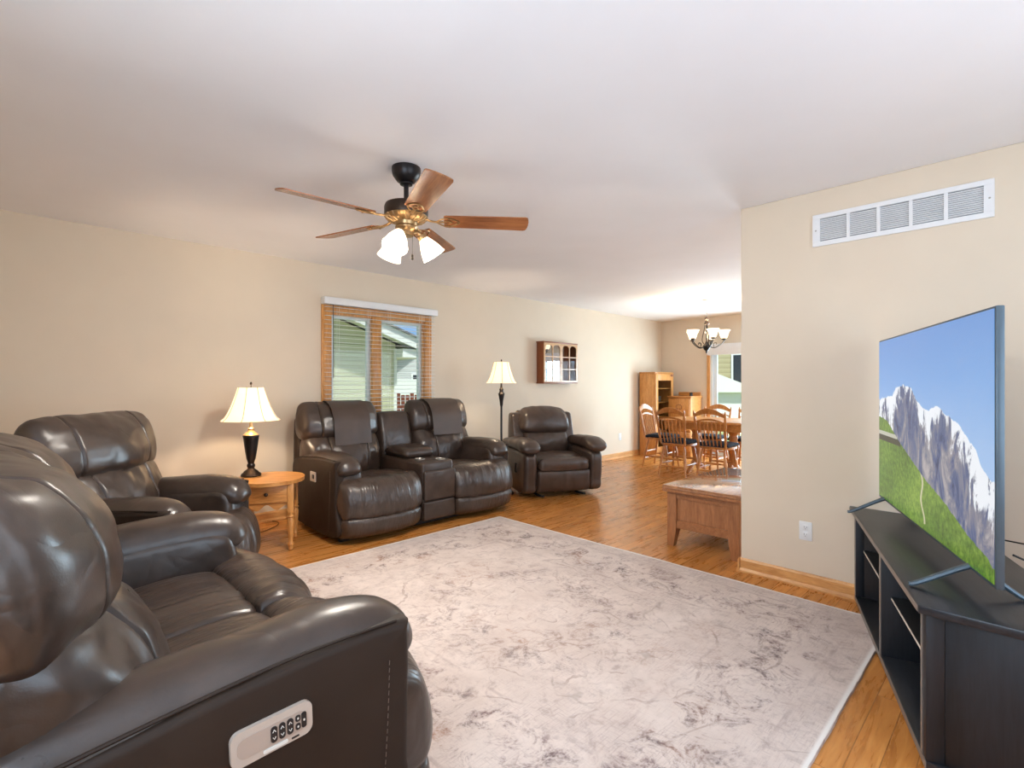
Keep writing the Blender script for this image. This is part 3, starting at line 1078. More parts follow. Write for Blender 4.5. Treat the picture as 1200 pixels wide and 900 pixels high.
def arm_set(t, side, W2, seed, control=False):
    """side -1 / +1: side panel, rolled arm pad, optional power control plate"""
    xo = side * W2
    bm = B()
    # outer side panel: shaped outline in (y, z), gently bulged
    pf = [(.20, .06), (.19, .30), (.188, .615), (.22, .656), (.55, .652), (.85, .62), (1.0, .60), (1.05, .5), (1.04, .10), (.95, .055)]
    x0, x1 = sorted((xo - side * .003, xo - side * .15))
    slab(bm, pf, x0, x1, .022, 96, 8, 0.0, wr=.0015, seed=seed, endb=.006)
    pn = obj('side_panel', bm, 'leather_panel', t)
    bm = B()
    e = xo + side * .0045
    for k in range(26):
        z0 = .10 + k * .0185
        y0 = .285 - .03 * math.sin((z0 - .1) * 3)
        tube(bm, [(e, y0, z0), (e + side * .0008, y0 - .0006, z0 + .011)], .0011, 5)
    obj('stitching', bm, 'stitch', pn)
    xc = side * (W2 - .124)
    bm = B()
    path = [(1.0, .55, .05, .04), (.985, .56, .09, .08), (.90, .565, .112, .105), (.70, .576, .118, .114), (.50, .584, .118, .117),
            (.36, .588, .117, .116), (.27, .582, .115, .111), (.225, .570, .110, .102), (.200, .555, .102, .084), (.190, .54, .08, .055), (.187, .53, .03, .015)]
    sweep(bm, path, 40, 2.35, 8, xc, wr=.004, seed=seed)
    ap = obj('arm_pad', bm, 'leather', t)
    # padded body of the arm under the roll
    bm = B()
    pf = [(.222, .30), (.192, .40), (.194, .54), (.26, .63), (.55, .632), (.85, .605), (.98, .55), (.98, .30), (.60, .26)]
    slab(bm, pf, *sorted((side * (W2 - .03), side * (W2 - .247))), .05, 72, 12, .006, wr=.003, seed=seed + 3)
    obj('arm_body', bm, 'leather', t)
    # piping along the outer edge of the pad
    bm = B()
    px = xo - side * .002
    tube(bm, [(px - side * .012, .225, .657), (px - side * .012, .38, .662), (px - side * .012, .55, .658), (px - side * .012, .85, .630), (px - side * .012, 1.0, .608)], .004, 6, 8)
    obj('piping', bm, 'leather_panel', ap)
    if control:
        rot = Matrix.Translation((e, .535, .532)) @ Matrix.Rotation(R(-2), 4, 'X')
        # local plate axes: y along the arm, z up; outward is side * x

        def rbox(bm, ya, yb, za, zb, d0, d1, rad, n=5, mi=0):
            pts = []
            for (cy, cz, a0) in ((yb - rad, zb - rad, 0), (ya + rad, zb - rad, 90), (ya + rad, za + rad, 180), (yb - rad, za + rad, 270)):
                for k in range(n + 1):
                    a = R(a0 + 90 * k / n)
                    pts.append((cy + rad * math.cos(a), cz + rad * math.sin(a)))
            rs = [[rot @ Vector((side * d, p[0], p[1])) for p in pts] for d in (d0, d1)]
            rings(bm, rs, True, mi=mi)

        bm = B(); rbox(bm, -.082, .082, -.036, .036, -.004, .006, .018)
        cp = obj('control_plate', bm, 'plate', pn)
        # the insert, seen from outside: front of the sofa is -y
        bm = B(); rbox(bm, -.070, .070, -.021, .021, .0055, .0075, .016)
        obj('insert', bm, 'plate_in', cp)
        for k, yc in enumerate((.0, -.0165, -.033)):
            bm = B(); rbox(bm, yc - .0065, yc + .0065, -.0165, .0165, .0072, .0095, .006)
            b_ = obj('rocker_button', bm, 'button', cp)
            bm = B()
            for zc, s in ((.008, 1), (-.008, -1)):
                tube(bm, [rot @ Vector((side * .0098, yc - .003, zc - s * .003)), rot @ Vector((side * .0098, yc, zc + s * .002)), rot @ Vector((side * .0098, yc + .003, zc - s * .003))], .0009, 5)
            obj('arrow_mark', bm, 'mark', b_)
        for yc, za, zb in ((-.0495, .002, .0155), (-.0495, -.0155, -.002), (-.0625, -.0165, .0165)):
            bm = B(); rbox(bm, yc - .0052, yc + .0052, za, zb, .0072, .0095, .004)
            b_ = obj('button', bm, 'button', cp)
            bm = B(); rbox(bm, yc - .0017, yc + .0017, (za + zb) / 2 - .0022, (za + zb) / 2 + .0022, .0094, .0099, .0008, 2)
            obj('mark', bm, 'mark', b_)
        bm = B(); rbox(bm, -.028, .022, -.0312, -.0242, .0055, .0085, .003)
        obj('tab', bm, 'mark', cp)
        bm = B(); rbox(bm, -.052, -.036, -.0315, -.0275, .0055, .0068, .001)
        obj('port', bm, 'button', cp)
    return pn


def base_box(t, W2):
    bm = B(); box(bm, -W2 + .06, W2 - .06, .16, 1.0, .03, .28, .01)
    obj('base', bm, 'black_fabric', t)
    for sx in (-1, 1):
        for y in (.28, .95):
            bm = B(); lathe(bm, [(.022, 0), (.026, .01), (.026, .05)], (sx * (W2 - .1), y, 0), 14)
            obj('foot', bm, 'black_fabric', t)


# near loveseat: two seats side by side
t = thing('reclining_loveseat', 'dark brown leather two-seat power recliner sofa nearest the camera, control plate on its arm', 'sofa', (.91, 1.895, 0), R(91))
W2 = .775
base_box(t, W2)
seat_module(t, -W2 + .235, .002, -W2 + .03, .0, 11, -W2 + .06, .0, .14)
seat_module(t, -.002, W2 - .235, .0, W2 - .03, 23, .0, W2 - .06, .14)
arm_set(t, -1, W2, 5, control=True)
arm_set(t, 1, W2, 8)

# corner recliner
t = thing('power_recliner', 'single brown leather recliner angled into the corner beside the oval oak table', 'recliner', (.915, 3.055, 0), R(48))
t.scale = (.97, .86, 1)
W2 = .445
base_box(t, W2)
seat_module(t, -W2 + .2, W2 - .2, -W2 + .04, W2 - .04, 37, -W2 + .02, W2 - .02)
arm_set(t, -1, W2, 12)
arm_set(t, 1, W2, 15)


# console loveseat under the window
t = thing('console_loveseat', 'brown leather power loveseat with a cup-holder console, backed onto the window', 'sofa', (2.714, 3.567, 0), R(-.5))
LOVE = t
W2 = .935
base_box(t, W2)
seat_module(t, -W2 + .235, -.175, -W2 + .03, -.18, 41, -W2 + .015, -.185)
seat_module(t, .175, W2 - .235, .18, W2 - .03, 59, .185, W2 - .015)
arm_set(t, -1, W2, 18)
arm_set(t, 1, W2, 21)
bx('console_body', 'leather', t, -.172, .172, .12, 1.0, .06, .575, bev=.03, seg=4)
bx('console_front', 'leather', t, -.168, .168, .085, .13, .24, .50, bev=.018, seg=4)
bx('console_kick', 'leather', t, -.168, .168, .095, .13, .07, .23, bev=.014, seg=4)
bm = B()
slab(bm, [(.44, .575), (.40, .61), (.43, .655), (.55, .672), (.72, .668), (.78, .64), (.78, .59), (.6, .57)], -.165, .165, .05, 56, 20, .006, wr=.003, seed=3)
obj('console_lid', bm, 'leather', t)
bm = B()
slab(bm, [(.80, .56), (.79, .7), (.83, .88), (.87, .965), (.94, .985), (1.0, .95), (1.02, .75), (.98, .5), (.88, .46)], -.172, .172, .045, 60, 18, .004, wr=.003, seed=4)
obj('console_back', bm, 'leather', t)
for y in (.20, .32):
    for x in (0.075,) if y < .25 else (-.065,):
        bm = B(); lathe(bm, [(.043, .568), (.049, .573), (.049, .580), (.044, .582), (.041, .578), (.040, .50), (.0, .50)], (x, y, 0), 28, cap=False)
        obj('cup_holder', bm, 'pewter', t)
# small plain control plate on the side panel of the loveseat
bm = B(); box(bm, -W2 - .013, -W2 - .0015, .52, .62, .455, .535, .004)
cp = obj('control_plate', bm, 'plate', t)
bx('button', 'button', cp, -W2 - .016, -W2 - .012, .535, .575, .48, .515, bev=.002)


def flap(label, x0, x1, z_low, seed):
    """leather cover draped over a headrest of the console loveseat"""
    prof = [(1.062, .86), (1.058, .93), (1.035, 1.03), (.965, 1.096), (.875, 1.094), (.79, 1.045), (.738, .96), (.715, .865), (.705, .80), (.695, z_low)]
    P = smooth_path([(0, a, b) for a, b in prof], 6)
    bm = B()
    nx = 16
    gr = []
    for i in range(nx + 1):
        u = i / nx
        row = []
        for k, p in enumerate(P):
            w = .004 * noise.noise(Vector((u * 5 + seed, p.y * 5, p.z * 6)))
            row.append(Vector((x0 + (x1 - x0) * u, p.y - .008 + w - .004, p.z + .004 + w)))
        gr.append(row)
    vv = [[bm.verts.new(p) for p in r] for r in gr]
    for i in range(nx):
        for k in range(len(P) - 1):
            bm.faces.new((vv[i][k], vv[i + 1][k], vv[i + 1][k + 1], vv[i][k + 1]))
    bmesh.ops.recalc_face_normals(bm, faces=bm.faces)
    bmesh.ops.solidify(bm, geom=bm.faces[:], thickness=.005)
    o = obj('headrest_cover', bm, 'flap')
    o.location = LOVE.location
    o.rotation_euler = LOVE.rotation_euler
    tag(o, label, 'headrest cover', 'leather covers draped on the loveseat headrests')
    return o


flap('plain leather cover over the loveseat headrest nearer the oval oak table', -.935 + .24, -.185 - .16, .715, 2)
flap('creased leather cover over the loveseat headrest nearer the floor lamp', .185 + .17, .935 - .21, .735, 7)

# ================================================================ rocker recliner by the floor lamp
t = thing('rocker_recliner', 'brown leather rocker recliner with pillow arms and pull lever, beside the floor lamp', 'recliner', (4.35, 3.56, 0), R(-26))
for sx in (-1, 1):
    bm = B()
    pf = [(.12, .055), (.045, .20), (.03, .42), (.08, .50), (.3, .52), (.6, .52), (.80, .54), (.86, .4), (.84, .14), (.70, .055)]
    x0, x1 = sorted((sx * .475, sx * .32))
    slab(bm, pf, x0, x1, .05, 80, 10, .004, wr=.003, seed=30 + sx, endb=.012)
    p = obj('side_panel', bm, 'leather_rocker', t)
    bm = B()
    sweep(bm, [(.83, .55, .04, .03), (.78, .56, .09, .05), (.55, .575, .10, .065), (.30, .585, .11, .072), (.12, .58, .118, .075), (.03, .55, .11, .065), (-.005, .52, .07, .04), (-.012, .51, .02, .01)], 32, 2.3, 8, sx * .405, wr=.006, seed=40 + sx)
    obj('arm_pillow', bm, 'leather_rocker', t)
    bm = B()
    slab(bm, [(.62, .50), (.66, .72), (.71, .88), (.76, .905), (.84, .88), (.86, .6), (.80, .42), (.7, .42)], *sorted((sx * .40, sx * .24)), .03, 56, 8, seed=50)
    obj('back_wing', bm, 'leather_rocker', t)
bm = B()
slab(bm, [(.13, .40), (.06, .435), (.02, .41), (.015, .345), (.05, .31), (.3, .30), (.6, .30), (.64, .40), (.5, .445), (.3, .45)], -.305, .305, .05, 72, 30, .016, wr=.007, wfreq=(9, 5, 5), seed=61)
obj('seat_cushion', bm, 'leather_rocker', t)
bm = B()
slab(bm, [(.07, .305), (.03, .29), (.022, .2), (.04, .10), (.08, .065), (.16, .07), (.18, .2), (.16, .30)], -.315, .315, .03, 60, 30, .006, wr=.005, wfreq=(13, 4, 3), seed=62)
obj('foot_panel', bm, 'leather_rocker', t)
bm = B()
slab(bm, [(.57, .42), (.52, .50), (.53, .60), (.59, .69), (.68, .71), (.76, .64), (.74, .48), (.66, .40)], -.275, .275, .05, 72, 30, .025, wr=.010, wfreq=(8, 7, 8), seed=63)
obj('lumbar_cushion', bm, 'leather_rocker', t)
bm = B()
slab(bm, [(.60, .68), (.545, .72), (.55, .82), (.595, .91), (.68, .955), (.78, .95), (.84, .88), (.84, .72), (.74, .665)], -.315, .315, .075, 72, 30, .03, wr=.008, wfreq=(7, 6, 7), seed=64, f=lambda v: Vector((v.x * (1 - .10 * max(0, (v.z - .72) / .25)), v.y, v.z)))
obj('headrest', bm, 'leather_rocker', t)
bm = B(); slab(bm, [(.78, .15), (.86, .2), (.9, .6), (.88, .88), (.82, .9), (.76, .5)], -.30, .30, .03, 40, 8)
obj('back_panel', bm, 'leather_rocker', t)
bm = B(); box(bm, -.3, .3, .14, .74, .05, .30, .01)
for sx in (-.25, .25):
    tube(bm, [(sx, .05, .03), (sx, .2, .012), (sx, .45, .0118), (sx, .7, .012), (sx, .82, .03)], .012, 8, 4)
obj('rocker_base', bm, 'black_fabric', t)
bm = B(); tube(bm, [(-.485, .28, .27), (-.50, .275, .29), (-.51, .235, .36), (-.51, .225, .375)], lambda u: .008 + .006 * u, 10, 5)
obj('pull_lever', bm, 'black_fabric', t)

# ================================================================ oval end table
t = thing('end_table', 'small honey oak end table with oval top and one drawer', 'table', (1.44, 4.15, 0), R(-27))
bm = B()
poly = [(.25 * math.cos(a), .27 * math.sin(a)) for a in [2 * PI * k / 56 for k in range(56)]]
prism(bm, poly, .505, .532, None, .008, seg=3)
obj('table_top', bm, 'oak', t)
for sx in (-1, 1):
    for sy in (-1, 1):
        bm = B()
        box(bm, sx * .165 - .022, sx * .165 + .022, sy * .165 - .022, sy * .165 + .022, .29, .505, .003)
        lathe(bm, [(.014, 0), (.02, .01), (.016, .03), (.023, .045), (.015, .06), (.018, .10), (.026, .22), (.02, .245), (.028, .255), (.02, .265), (.026, .29)], (sx * .165, sy * .165, 0), 16)
        obj('leg', bm, 'oak_up', t)
bm = B()
box(bm, -.145, .145, .155, .175, .33, .505)
for sx in (-1, 1):
    box(bm, sx * .165 - .008, sx * .165 + .008, -.145, .145, .33, .505)
obj('apron', bm, 'oak', t)
bm = B()
poly = [(-.145, .365), (-.145, .33)]
for k in range(25):
    u = -1 + 2 * k / 24
    poly.append((u * .14, .335 + .022 * math.cos(u * PI * 2.0) * (1 - abs(u) * .2) - .004))
poly += [(.145, .33), (.145, .365)]
prism(bm, list(reversed(poly)), -.009, .009, Matrix.Translation((0, -.165, 0)) @ Matrix.Rotation(R(90), 4, 'X'))
obj('scalloped_rail', bm, 'oak', t)
dr = bx('drawer', 'oak', t, -.142, .142, -.188, .10, .368, .498, bev=.004)
bm = B(); lathe(bm, [(.006, 0), (.006, .01), (.014, .016), (.014, .024), (.006, .03), (0, .031)], (0, 0, 0), 16, mat=Matrix.Translation((0, -.186, .436)) @ Matrix.Rotation(R(90), 4, 'X'))
obj('knob', bm, 'bronze', dr)


# ================================================================ lamps
def bell_shade(t, z0, z1, r0, r1, nribs=8):
    """flared bell shade with eight panels"""
    bm = B()
    prof = []
    for k in range(13):
        u = k / 12
        prof.append((r0 + (r1 - r0) * (u ** .62), z0 + (z1 - z0) * u))
    seg = 48
    rs = []
    for r, z in prof:
        rs.append([Vector((r * (1 - .022 * (1 - abs(math.cos(nribs / 2 * 2 * PI * k / seg)))) * math.cos(2 * PI * k / seg), r * (1 - .022 * (1 - abs(math.cos(nribs / 2 * 2 * PI * k / seg)))) * math.sin(2 * PI * k / seg), z)) for k in range(seg)])
    inner = [[Vector((v.x * .985, v.y * .985, v.z)) for v in r] for r in reversed(rs)]
    rings(bm, rs + inner, False, loop=True)
    sh = obj('lamp_shade', bm, 'shade', t)
    for k in range(nribs):
        bm = B()
        a = 2 * PI * (k + .0) / nribs
        tube(bm, [(r * 1.003 * math.cos(a), r * 1.003 * math.sin(a), z) for r, z in prof], .0022, 6)
        obj('seam', bm, 'shade_rib', sh)
    return sh


t = thing('table_lamp', 'bronze urn table lamp with lit cream bell shade on the oval oak table', 'lamp', (1.352, 4.315, .532), R(10))
bm = B()
lathe(bm, [(.072, 0), (.075, .008), (.07, .02), (.058, .028), (.05, .04), (.028, .055), (.024, .065)], seg=28)
obj('base', bm, 'bronze', t)
bm = B()
lathe(bm, [(.024, .065), (.030, .075), (.030, .09), (.022, .10), (.026, .115), (.034, .14), (.05, .25), (.056, .30), (.060, .315), (.058, .325)], seg=28)
obj('urn', bm, 'bronze_dark', t)
bm = B()
lathe(bm, [(.058, .325), (.05, .335), (.028, .35), (.022, .365), (.026, .375), (.014, .385), (.011, .42), (.011, .47)], seg=24)
obj('neck', bm, 'brass', t)
bell_shade(t, .44, .70, .215, .095)
bm = B(); lathe(bm, [(.003, .50), (.003, .72), (.008, .725), (.009, .735), (.003, .745)], seg=10)
for k in range(3):
    a = 2 * PI * k / 3
    tube(bm, [(0, 0, .70), (.094 * math.cos(a), .094 * math.sin(a), .698)], .0018, 5)
obj('finial', bm, 'bronze', t)
bulb('table_lamp_bulb', (1.352, 4.315, .532 + .56), 17, (1.0, .80, .58))

t = thing('floor_lamp', 'tall bronze floor lamp with lit cream bell shade between loveseat and rocker recliner', 'lamp', (4.02, 4.25, 0), R(5))
bm = B()
lathe(bm, [(.145, 0), (.148, .01), (.14, .02), (.10, .03), (.06, .04), (.03, .06), (.02, .08)], seg=32)
obj('base', bm, 'bronze_dark', t)
bm = B()
lathe(bm, [(.014, .08), (.012, .10), (.012, .55), (.018, .56), (.018, .58), (.012, .59), (.012, .96), (.012, 1.0)], seg=18)
obj('pole', bm, 'bronze_dark', t)
bm = B()
lathe(bm, [(.012, 1.0), (.018, 1.02), (.022, 1.07), (.036, 1.14), (.038, 1.15), (.028, 1.16), (.02, 1.18), (.026, 1.20), (.014, 1.215), (.011, 1.25), (.011, 1.28)], seg=22)
obj('urn', bm, 'bronze_dark', t)
bell_shade(t, 1.27, 1.51, .178, .085)
bm = B(); lathe(bm, [(.003, 1.28), (.003, 1.52), (.008, 1.525), (.009, 1.535), (.003, 1.545)], seg=10)
for k in range(3):
    a = 2 * PI * k / 3
    tube(bm, [(0, 0, 1.51), (.084 * math.cos(a), .084 * math.sin(a), 1.508)], .0018, 5)
obj('finial', bm, 'bronze', t)
bulb('floor_lamp_bulb', (4.02, 4.25, 1.38), 10, (1.0, .80, .58))

bm = B()
tube(bm, [(1.28, 4.45, .52), (1.30, 4.62, .30), (1.36, 4.70, .02), (1.46, 4.55, .006), (1.62, 4.62, .006), (1.72, 4.74, .006), (1.70, 4.845, .006)], .0032, 6, 10)
tag(obj('lamp_cord', bm, 'cord_brown'), 'thin brown lamp cord trailing on the floor behind the oval oak table', 'cord')

# ================================================================ ceiling fan
FX, FY = 1.537, 2.382
t = thing('ceiling_fan', 'bronze and brass five-blade ceiling fan with three lit frosted shades', 'fan', (FX, FY, 0), 0)
bm = B(); lathe(bm, [(.078, H - .001), (.078, H - .02), (.072, H - .045), (.05, H - .075), (.03, H - .085), (.0, H - .086)], seg=32)
obj('canopy', bm, 'bronze_dark', t)
bm = B(); lathe(bm, [(.034, H - .082), (.034, H - .092), (.0135, H - .095), (.0135, H - .19), (.02, H - .2)], seg=20)
obj('downrod', bm, 'bronze_dark', t)
ZB = 2.155
bm = B(); lathe(bm, [(.02, 2.262), (.045, 2.252), (.085, 2.246), (.112, 2.236), (.118, 2.22), (.118, 2.185), (.115, 2.175)], seg=40)
obj('motor_housing', bm, 'bronze', t)
bm = B(); lathe(bm, [(.115, 2.176), (.108, 2.165), (.09, 2.150), (.06, 2.142), (.055, 2.125), (.06, 2.115), (.055, 2.10), (.04, 2.09), (.04, 2.07), (.0, 2.068)], seg=40)
for k in range(20):
    a = 2 * PI * k / 20
    tube(bm, [(.116 * math.cos(a), .116 * math.sin(a), 2.173), (.10 * math.cos(a), .10 * math.sin(a), 2.155), (.066 * math.cos(a), .066 * math.sin(a), 2.142)], .005, 6)
obj('switch_housing', bm, 'brass', t)
for k in range(5):
    a = R(6 - 44.6 + 72 * k)
    mt = Matrix.Rotation(a, 4, 'Z') @ Matrix.Translation((0, 0, ZB)) @ Matrix.Rotation(R(-13), 4, 'X')
    poly = [(.205, -.052), (.215, -.057)] + [(.215 + .45 * u, -.057 - .010 * u) for u in (.33, .66, .94)]
    tip = []
    for q in range(9):
        b_ = -PI / 2 + PI * q / 8
        tip.append((.648 + .024 * math.cos(b_) ** .6 if math.cos(b_) > 0 else .648, .067 * math.sin(b_)))
    poly = poly + tip + [(.215 + .45 * u, .057 + .010 * u) for u in (.94, .66, .33)] + [(.215, .057), (.205, .052)]
    bm = B(); prism(bm, poly, -.003, .003)
    bl_ = obj('blade', bm, 'fan_wood', t, angle=30)
    bl_.matrix_local = mt
    bm = B()
    pz = -.005
    tube(bm, [mt @ Vector((.085, 0, .018)), mt @ Vector((.13, 0, .0)), mt @ Vector((.17, 0, pz)), mt @ Vector((.20, 0, pz))], lambda u: .011 - .002 * u, 8, 5, flat=.55)
    for s in (-1, 1):
        tube(bm, [mt @ Vector((.16, 0, pz)), mt @ Vector((.20, s * .034, pz - .001)), mt @ Vector((.235, s * .040, pz - .001)), mt @ Vector((.275, s * .018, pz - .001)), mt @ Vector((.29, 0, pz - .001))], .0052, 8, 5, flat=.6)
        tube(bm, [mt @ Vector((.20, 0, pz - .001)), mt @ Vector((.225, s * .016, pz - .001)), mt @ Vector((.25, 0, pz - .001))], .004, 8, 4, flat=.6)
    for (x, y) in ((.235, -.04), (.235, .04), (.28, 0)):
        lathe(bm, [(.006, -.004), (.005, -.001), (.0, 0)], seg=10, mat=mt @ Matrix.Translation((x, y, pz - .003)))
    obj('blade_iron', bm, 'brass', t)
for k in range(3):
    a = R(-100 + 120 * k - 44.6)
    dx, dy = math.cos(a), math.sin(a)
    bm = B()
    tube(bm, [(dx * .03, dy * .03, 2.085), (dx * .06, dy * .06, 2.092), (dx * .085, dy * .085, 2.078)], .009, 8, 5)
    lathe(bm, [(.0, .012), (.024, .008), (.027, 0), (.026, -.022)], seg=20, mat=Matrix.Translation((dx * .085, dy * .085, 2.075)) @ Matrix.Rotation(R(-32), 4, Vector((-dy, dx, 0))), cap=False)
    ar = obj('light_arm', bm, 'brass', t)
    mt = Matrix.Translation((dx * .088, dy * .088, 2.07)) @ Matrix.Rotation(R(-34), 4, Vector((-dy, dx, 0)))
    bm = B()
    prof = [(.026, -.012), (.030, -.02), (.042, -.045), (.055, -.075), (.062, -.10), (.068, -.118), (.066, -.118), (.058, -.098), (.050, -.072), (.036, -.04), (.024, -.02)]
    lathe(bm, prof, seg=28, mat=mt, cap=False)
    obj('glass_shade', bm, 'frost', t)
    p = Vector((FX, FY, 0)) + (mt @ Vector((0, 0, -.085)))
    bulb('fan_bulb', p, 56, (1.0, .93, .84), .035)
for (x, y, zb) in ((.02, -.03, 1.935), (-.03, -.01, 1.99)):
    bm = B()
    tube(bm, [(x, y, 2.075), (x, y, zb + .03)], .0012, 5)
    lathe(bm, [(.001, zb + .034), (.006, zb + .028), (.0065, zb + .004), (.002, zb)], (x, y, 0), 12)
    obj('pull_chain', bm, 'bronze_dark', t)

# ================================================================ chandelier
CX, CY = 6.913, 3.141
t = thing('chandelier', 'bronze five-arm chandelier with lit upturned bell glasses over the dining table', 'chandelier', (CX, CY, 0))
bm = B(); lathe(bm, [(.062, H - .001), (.06, H - .012), (.03, H - .022), (.012, H - .03), (.0, H - .031)], seg=28)
obj('canopy', bm, 'pewter', t)
bm = B()
z = H - .03
k = 0
while z > 2.20:
    a = R(90 * (k % 2))
    pts = [(.008 * math.cos(u) * math.cos(a), .008 * math.cos(u) * math.sin(a), z - .014 + .016 * math.sin(u)) for u in [2 * PI * q / 12 for q in range(12)]]
    rs = []
    for q in range(12):
        p = Vector(pts[q]); d = (Vector(pts[(q + 1) % 12]) - Vector(pts[q - 1])).normalized()
        nb = Vector((-math.sin(a), math.cos(a), 0)); ob = d.cross(nb)
        rs.append([p + (nb * math.cos(w) + ob * math.sin(w)) * .0022 for w in [2 * PI * e / 6 for e in range(6)]])
    rings(bm, rs, False, loop=True)
    z -= .024
    k += 1
obj('chain', bm, 'pewter', t)
bm = B()
lathe(bm, [(.006, 2.20), (.02, 2.185), (.03, 2.165), (.018, 2.14), (.028, 2.115), (.038, 2.10), (.02, 2.085)], seg=20)
obj('crown', bm, 'bronze', t)
bm = B()
for q in range(3):
    a = 2 * PI * q / 3
    c, s = math.cos(a), math.sin(a)
    tube(bm, [(.02 * c, .02 * s, 2.09), (.03 * c, .03 * s, 2.02), (.05 * c, .05 * s, 1.93), (.055 * c, .055 * s, 1.86), (.02 * c, .02 * s, 1.80)], .005, 7, 6)
obj('cage_rods', bm, 'bronze', t)
bm = B()
lathe(bm, [(.008, 2.09), (.008, 1.86), (.022, 1.83), (.045, 1.80), (.05, 1.775), (.035, 1.74), (.012, 1.72), (.014, 1.705), (.004, 1.685)], seg=22)
obj('body', bm, 'bronze_dark', t)
for q in range(5):
    a = R(-44.6 + 90 - 180 + 72 * q)
    c, s = math.cos(a), math.sin(a)
    bm = B()
    tube(bm, [(.03 * c, .03 * s, 1.785), (.10 * c, .10 * s, 1.765), (.17 * c, .17 * s, 1.80), (.225 * c, .225 * s, 1.855), (.225 * c, .225 * s, 1.875)], .0065, 8, 6)
    tube(bm, [(.10 * c, .10 * s, 1.768), (.09 * c, .09 * s, 1.82), (.125 * c, .125 * s, 1.835), (.13 * c, .13 * s, 1.81)], .004, 7, 6)
    lathe(bm, [(.006, 1.868), (.03, 1.875), (.033, 1.882), (.02, 1.90)], (.225 * c, .225 * s, 0), 16)
    obj('arm', bm, 'bronze_dark', t)
    bm = B()
    lathe(bm, [(.024, 1.892), (.040, 1.90), (.05, 1.925), (.056, 1.955), (.068, 1.985), (.086, 2.005), (.084, 2.007), (.065, 1.988), (.052, 1.956), (.046, 1.927), (.037, 1.904), (.022, 1.897)], (.225 * c, .225 * s, 0), 26, cap=False)
    obj('glass_shade', bm, 'frost_c', t)
    bulb('chandelier_bulb', (CX + .225 * c, CY + .225 * s, 1.975), 13, (1.0, .84, .62), .025)

# ================================================================ television and its stand
t = thing('tv_stand', 'black wood-grain corner television stand with open shelves', 'tv stand', (2.785, .475, 0), R(198.9))
top = [(-.745, -.012), (.745, -.012), (.87, .32), (.80, .44), (-.575, .44)]
body = [(-.725, .012), (.725, .012), (.84, .32), (.77, .415), (-.56, .415)]
bm = B(); prism(bm, list(top), .522, .550, None, .004)
obj('top_panel', bm, 'black_ash_top', t)
bm = B(); prism(bm, [(p[0], p[1]) for p in body], .016, .042, None, .002)
obj('bottom_panel', bm, 'black_ash_top', t)
# side panels along the slanted ends, back panel
def board(bm, p, q, th, z0, z1, bev=.002):
    p, q = Vector((p[0], p[1], 0)), Vector((q[0], q[1], 0))
    d = (q - p).normalized()
    n_ = Vector((-d.y, d.x, 0)) * th
    prism(bm, [(p.x, p.y), (q.x, q.y), (q.x + n_.x, q.y + n_.y), (p.x + n_.x, p.y + n_.y)], z0, z1, None, bev)
bm = B(); board(bm, (.725, .060), (.84, .32), .02, .042, .522)
obj('side_panel', bm, 'black_ash', t)
bm = B(); board(bm, (.84, .325), (.77, .412), .02, .042, .522)
obj('side_panel', bm, 'black_ash', t)
bm = B(); board(bm, (-.56, .405), (-.712, .06), .02, .042, .522)
obj('side_panel', bm, 'black_ash', t)
bm = B(); box(bm, -.55, .76, .398, .412, .042, .522)
obj('back_panel', bm, 'black_in', t)
for (a, b) in ((-.725, -.695), (-.014, .014), (.672, .725)):
    bm = B(); box(bm, a, b, .012, .06 if abs(a) > .1 else .39, .042, .522, .002)
    bm_mi = 'black_ash' if a > .1 else 'black_ash'
    st = obj('upright', bm, bm_mi, t)
    bx('edge_strip', 'edge_strip', st, a if a < .1 else .672, b if a < .1 else .69, .0095, .0125, .045, .52)
bx('edge_strip', 'edge_strip', t, -.738, .738, -.0135, -.0115, .526, .546)
bx('edge_strip', 'edge_strip', t, -.725, .725, .0095, .0125, .018, .041)
bm = B(); box(bm, -.695, -.014, .05, .39, .298, .314, .001)
sh = obj('shelf', bm, 'black_in', t)
bx('edge_strip', 'mark', sh, -.69, -.016, .0485, .0505, .302, .311)
bm = B(); box(bm, .014, .672, .05, .39, .298, .314, .001)
sh = obj('shelf', bm, 'black_in', t)
bx('edge_strip', 'mark', sh, .016, .67, .0485, .0505, .302, .311)
for x, zc in ((-.3, .2), (.3, .2), (-.35, .40), (.2, .40)):
    bm = B(); lathe(bm, [(.022, 0), (.022, .004), (.015, .005), (.014, .001)], seg=20, mat=Matrix.Translation((x, .398, zc)) @ Matrix.Rotation(R(90), 4, 'X'), cap=False)
    obj('cable_grommet', bm, 'edge_strip', t)
for (x, y) in ((-.68, .05), (.70, .05), (-.53, .37), (.74, .37)):
    bm = B(); lathe(bm, [(.018, 0), (.02, .004), (.02, .018)], (x, y, 0), 14)
    obj('foot', bm, 'black_in', t)

TVR = R(201.3)
t = thing('television', 'large flat television showing a snowy mountain over a green slope', 'television', (2.77, .32, .551), TVR)
TW, Z0, Z1 = 1.40, .638 - .551, 1.498 - .551
bm = B()
box(bm, -TW / 2, TW / 2, 0, .022, Z0, Z1, .004)
obj('frame', bm, 'tv_frame', t)
bm = B(); box(bm, -TW * .42, TW * .42, .022, .055, Z0 + .04, Z1 - .25, .012)
obj('rear_housing', bm, 'tv_back', t)

# screen picture: sky, snowy ridge and grass slope worked out from height curves
def tv_uv(px, py):
    uL, uR, dL, dR = 1031., 1160., 2.80, 1.546
    k = (px - uL) / max(uR - px, 1e-3) * dL / dR
    s = k / (1 + k)
    f_ = (px - uL) / (uR - uL)
    tp = 400 - 43 * f_
    bt = 583 + 105 * f_
    return s, (bt - py) / (bt - tp)


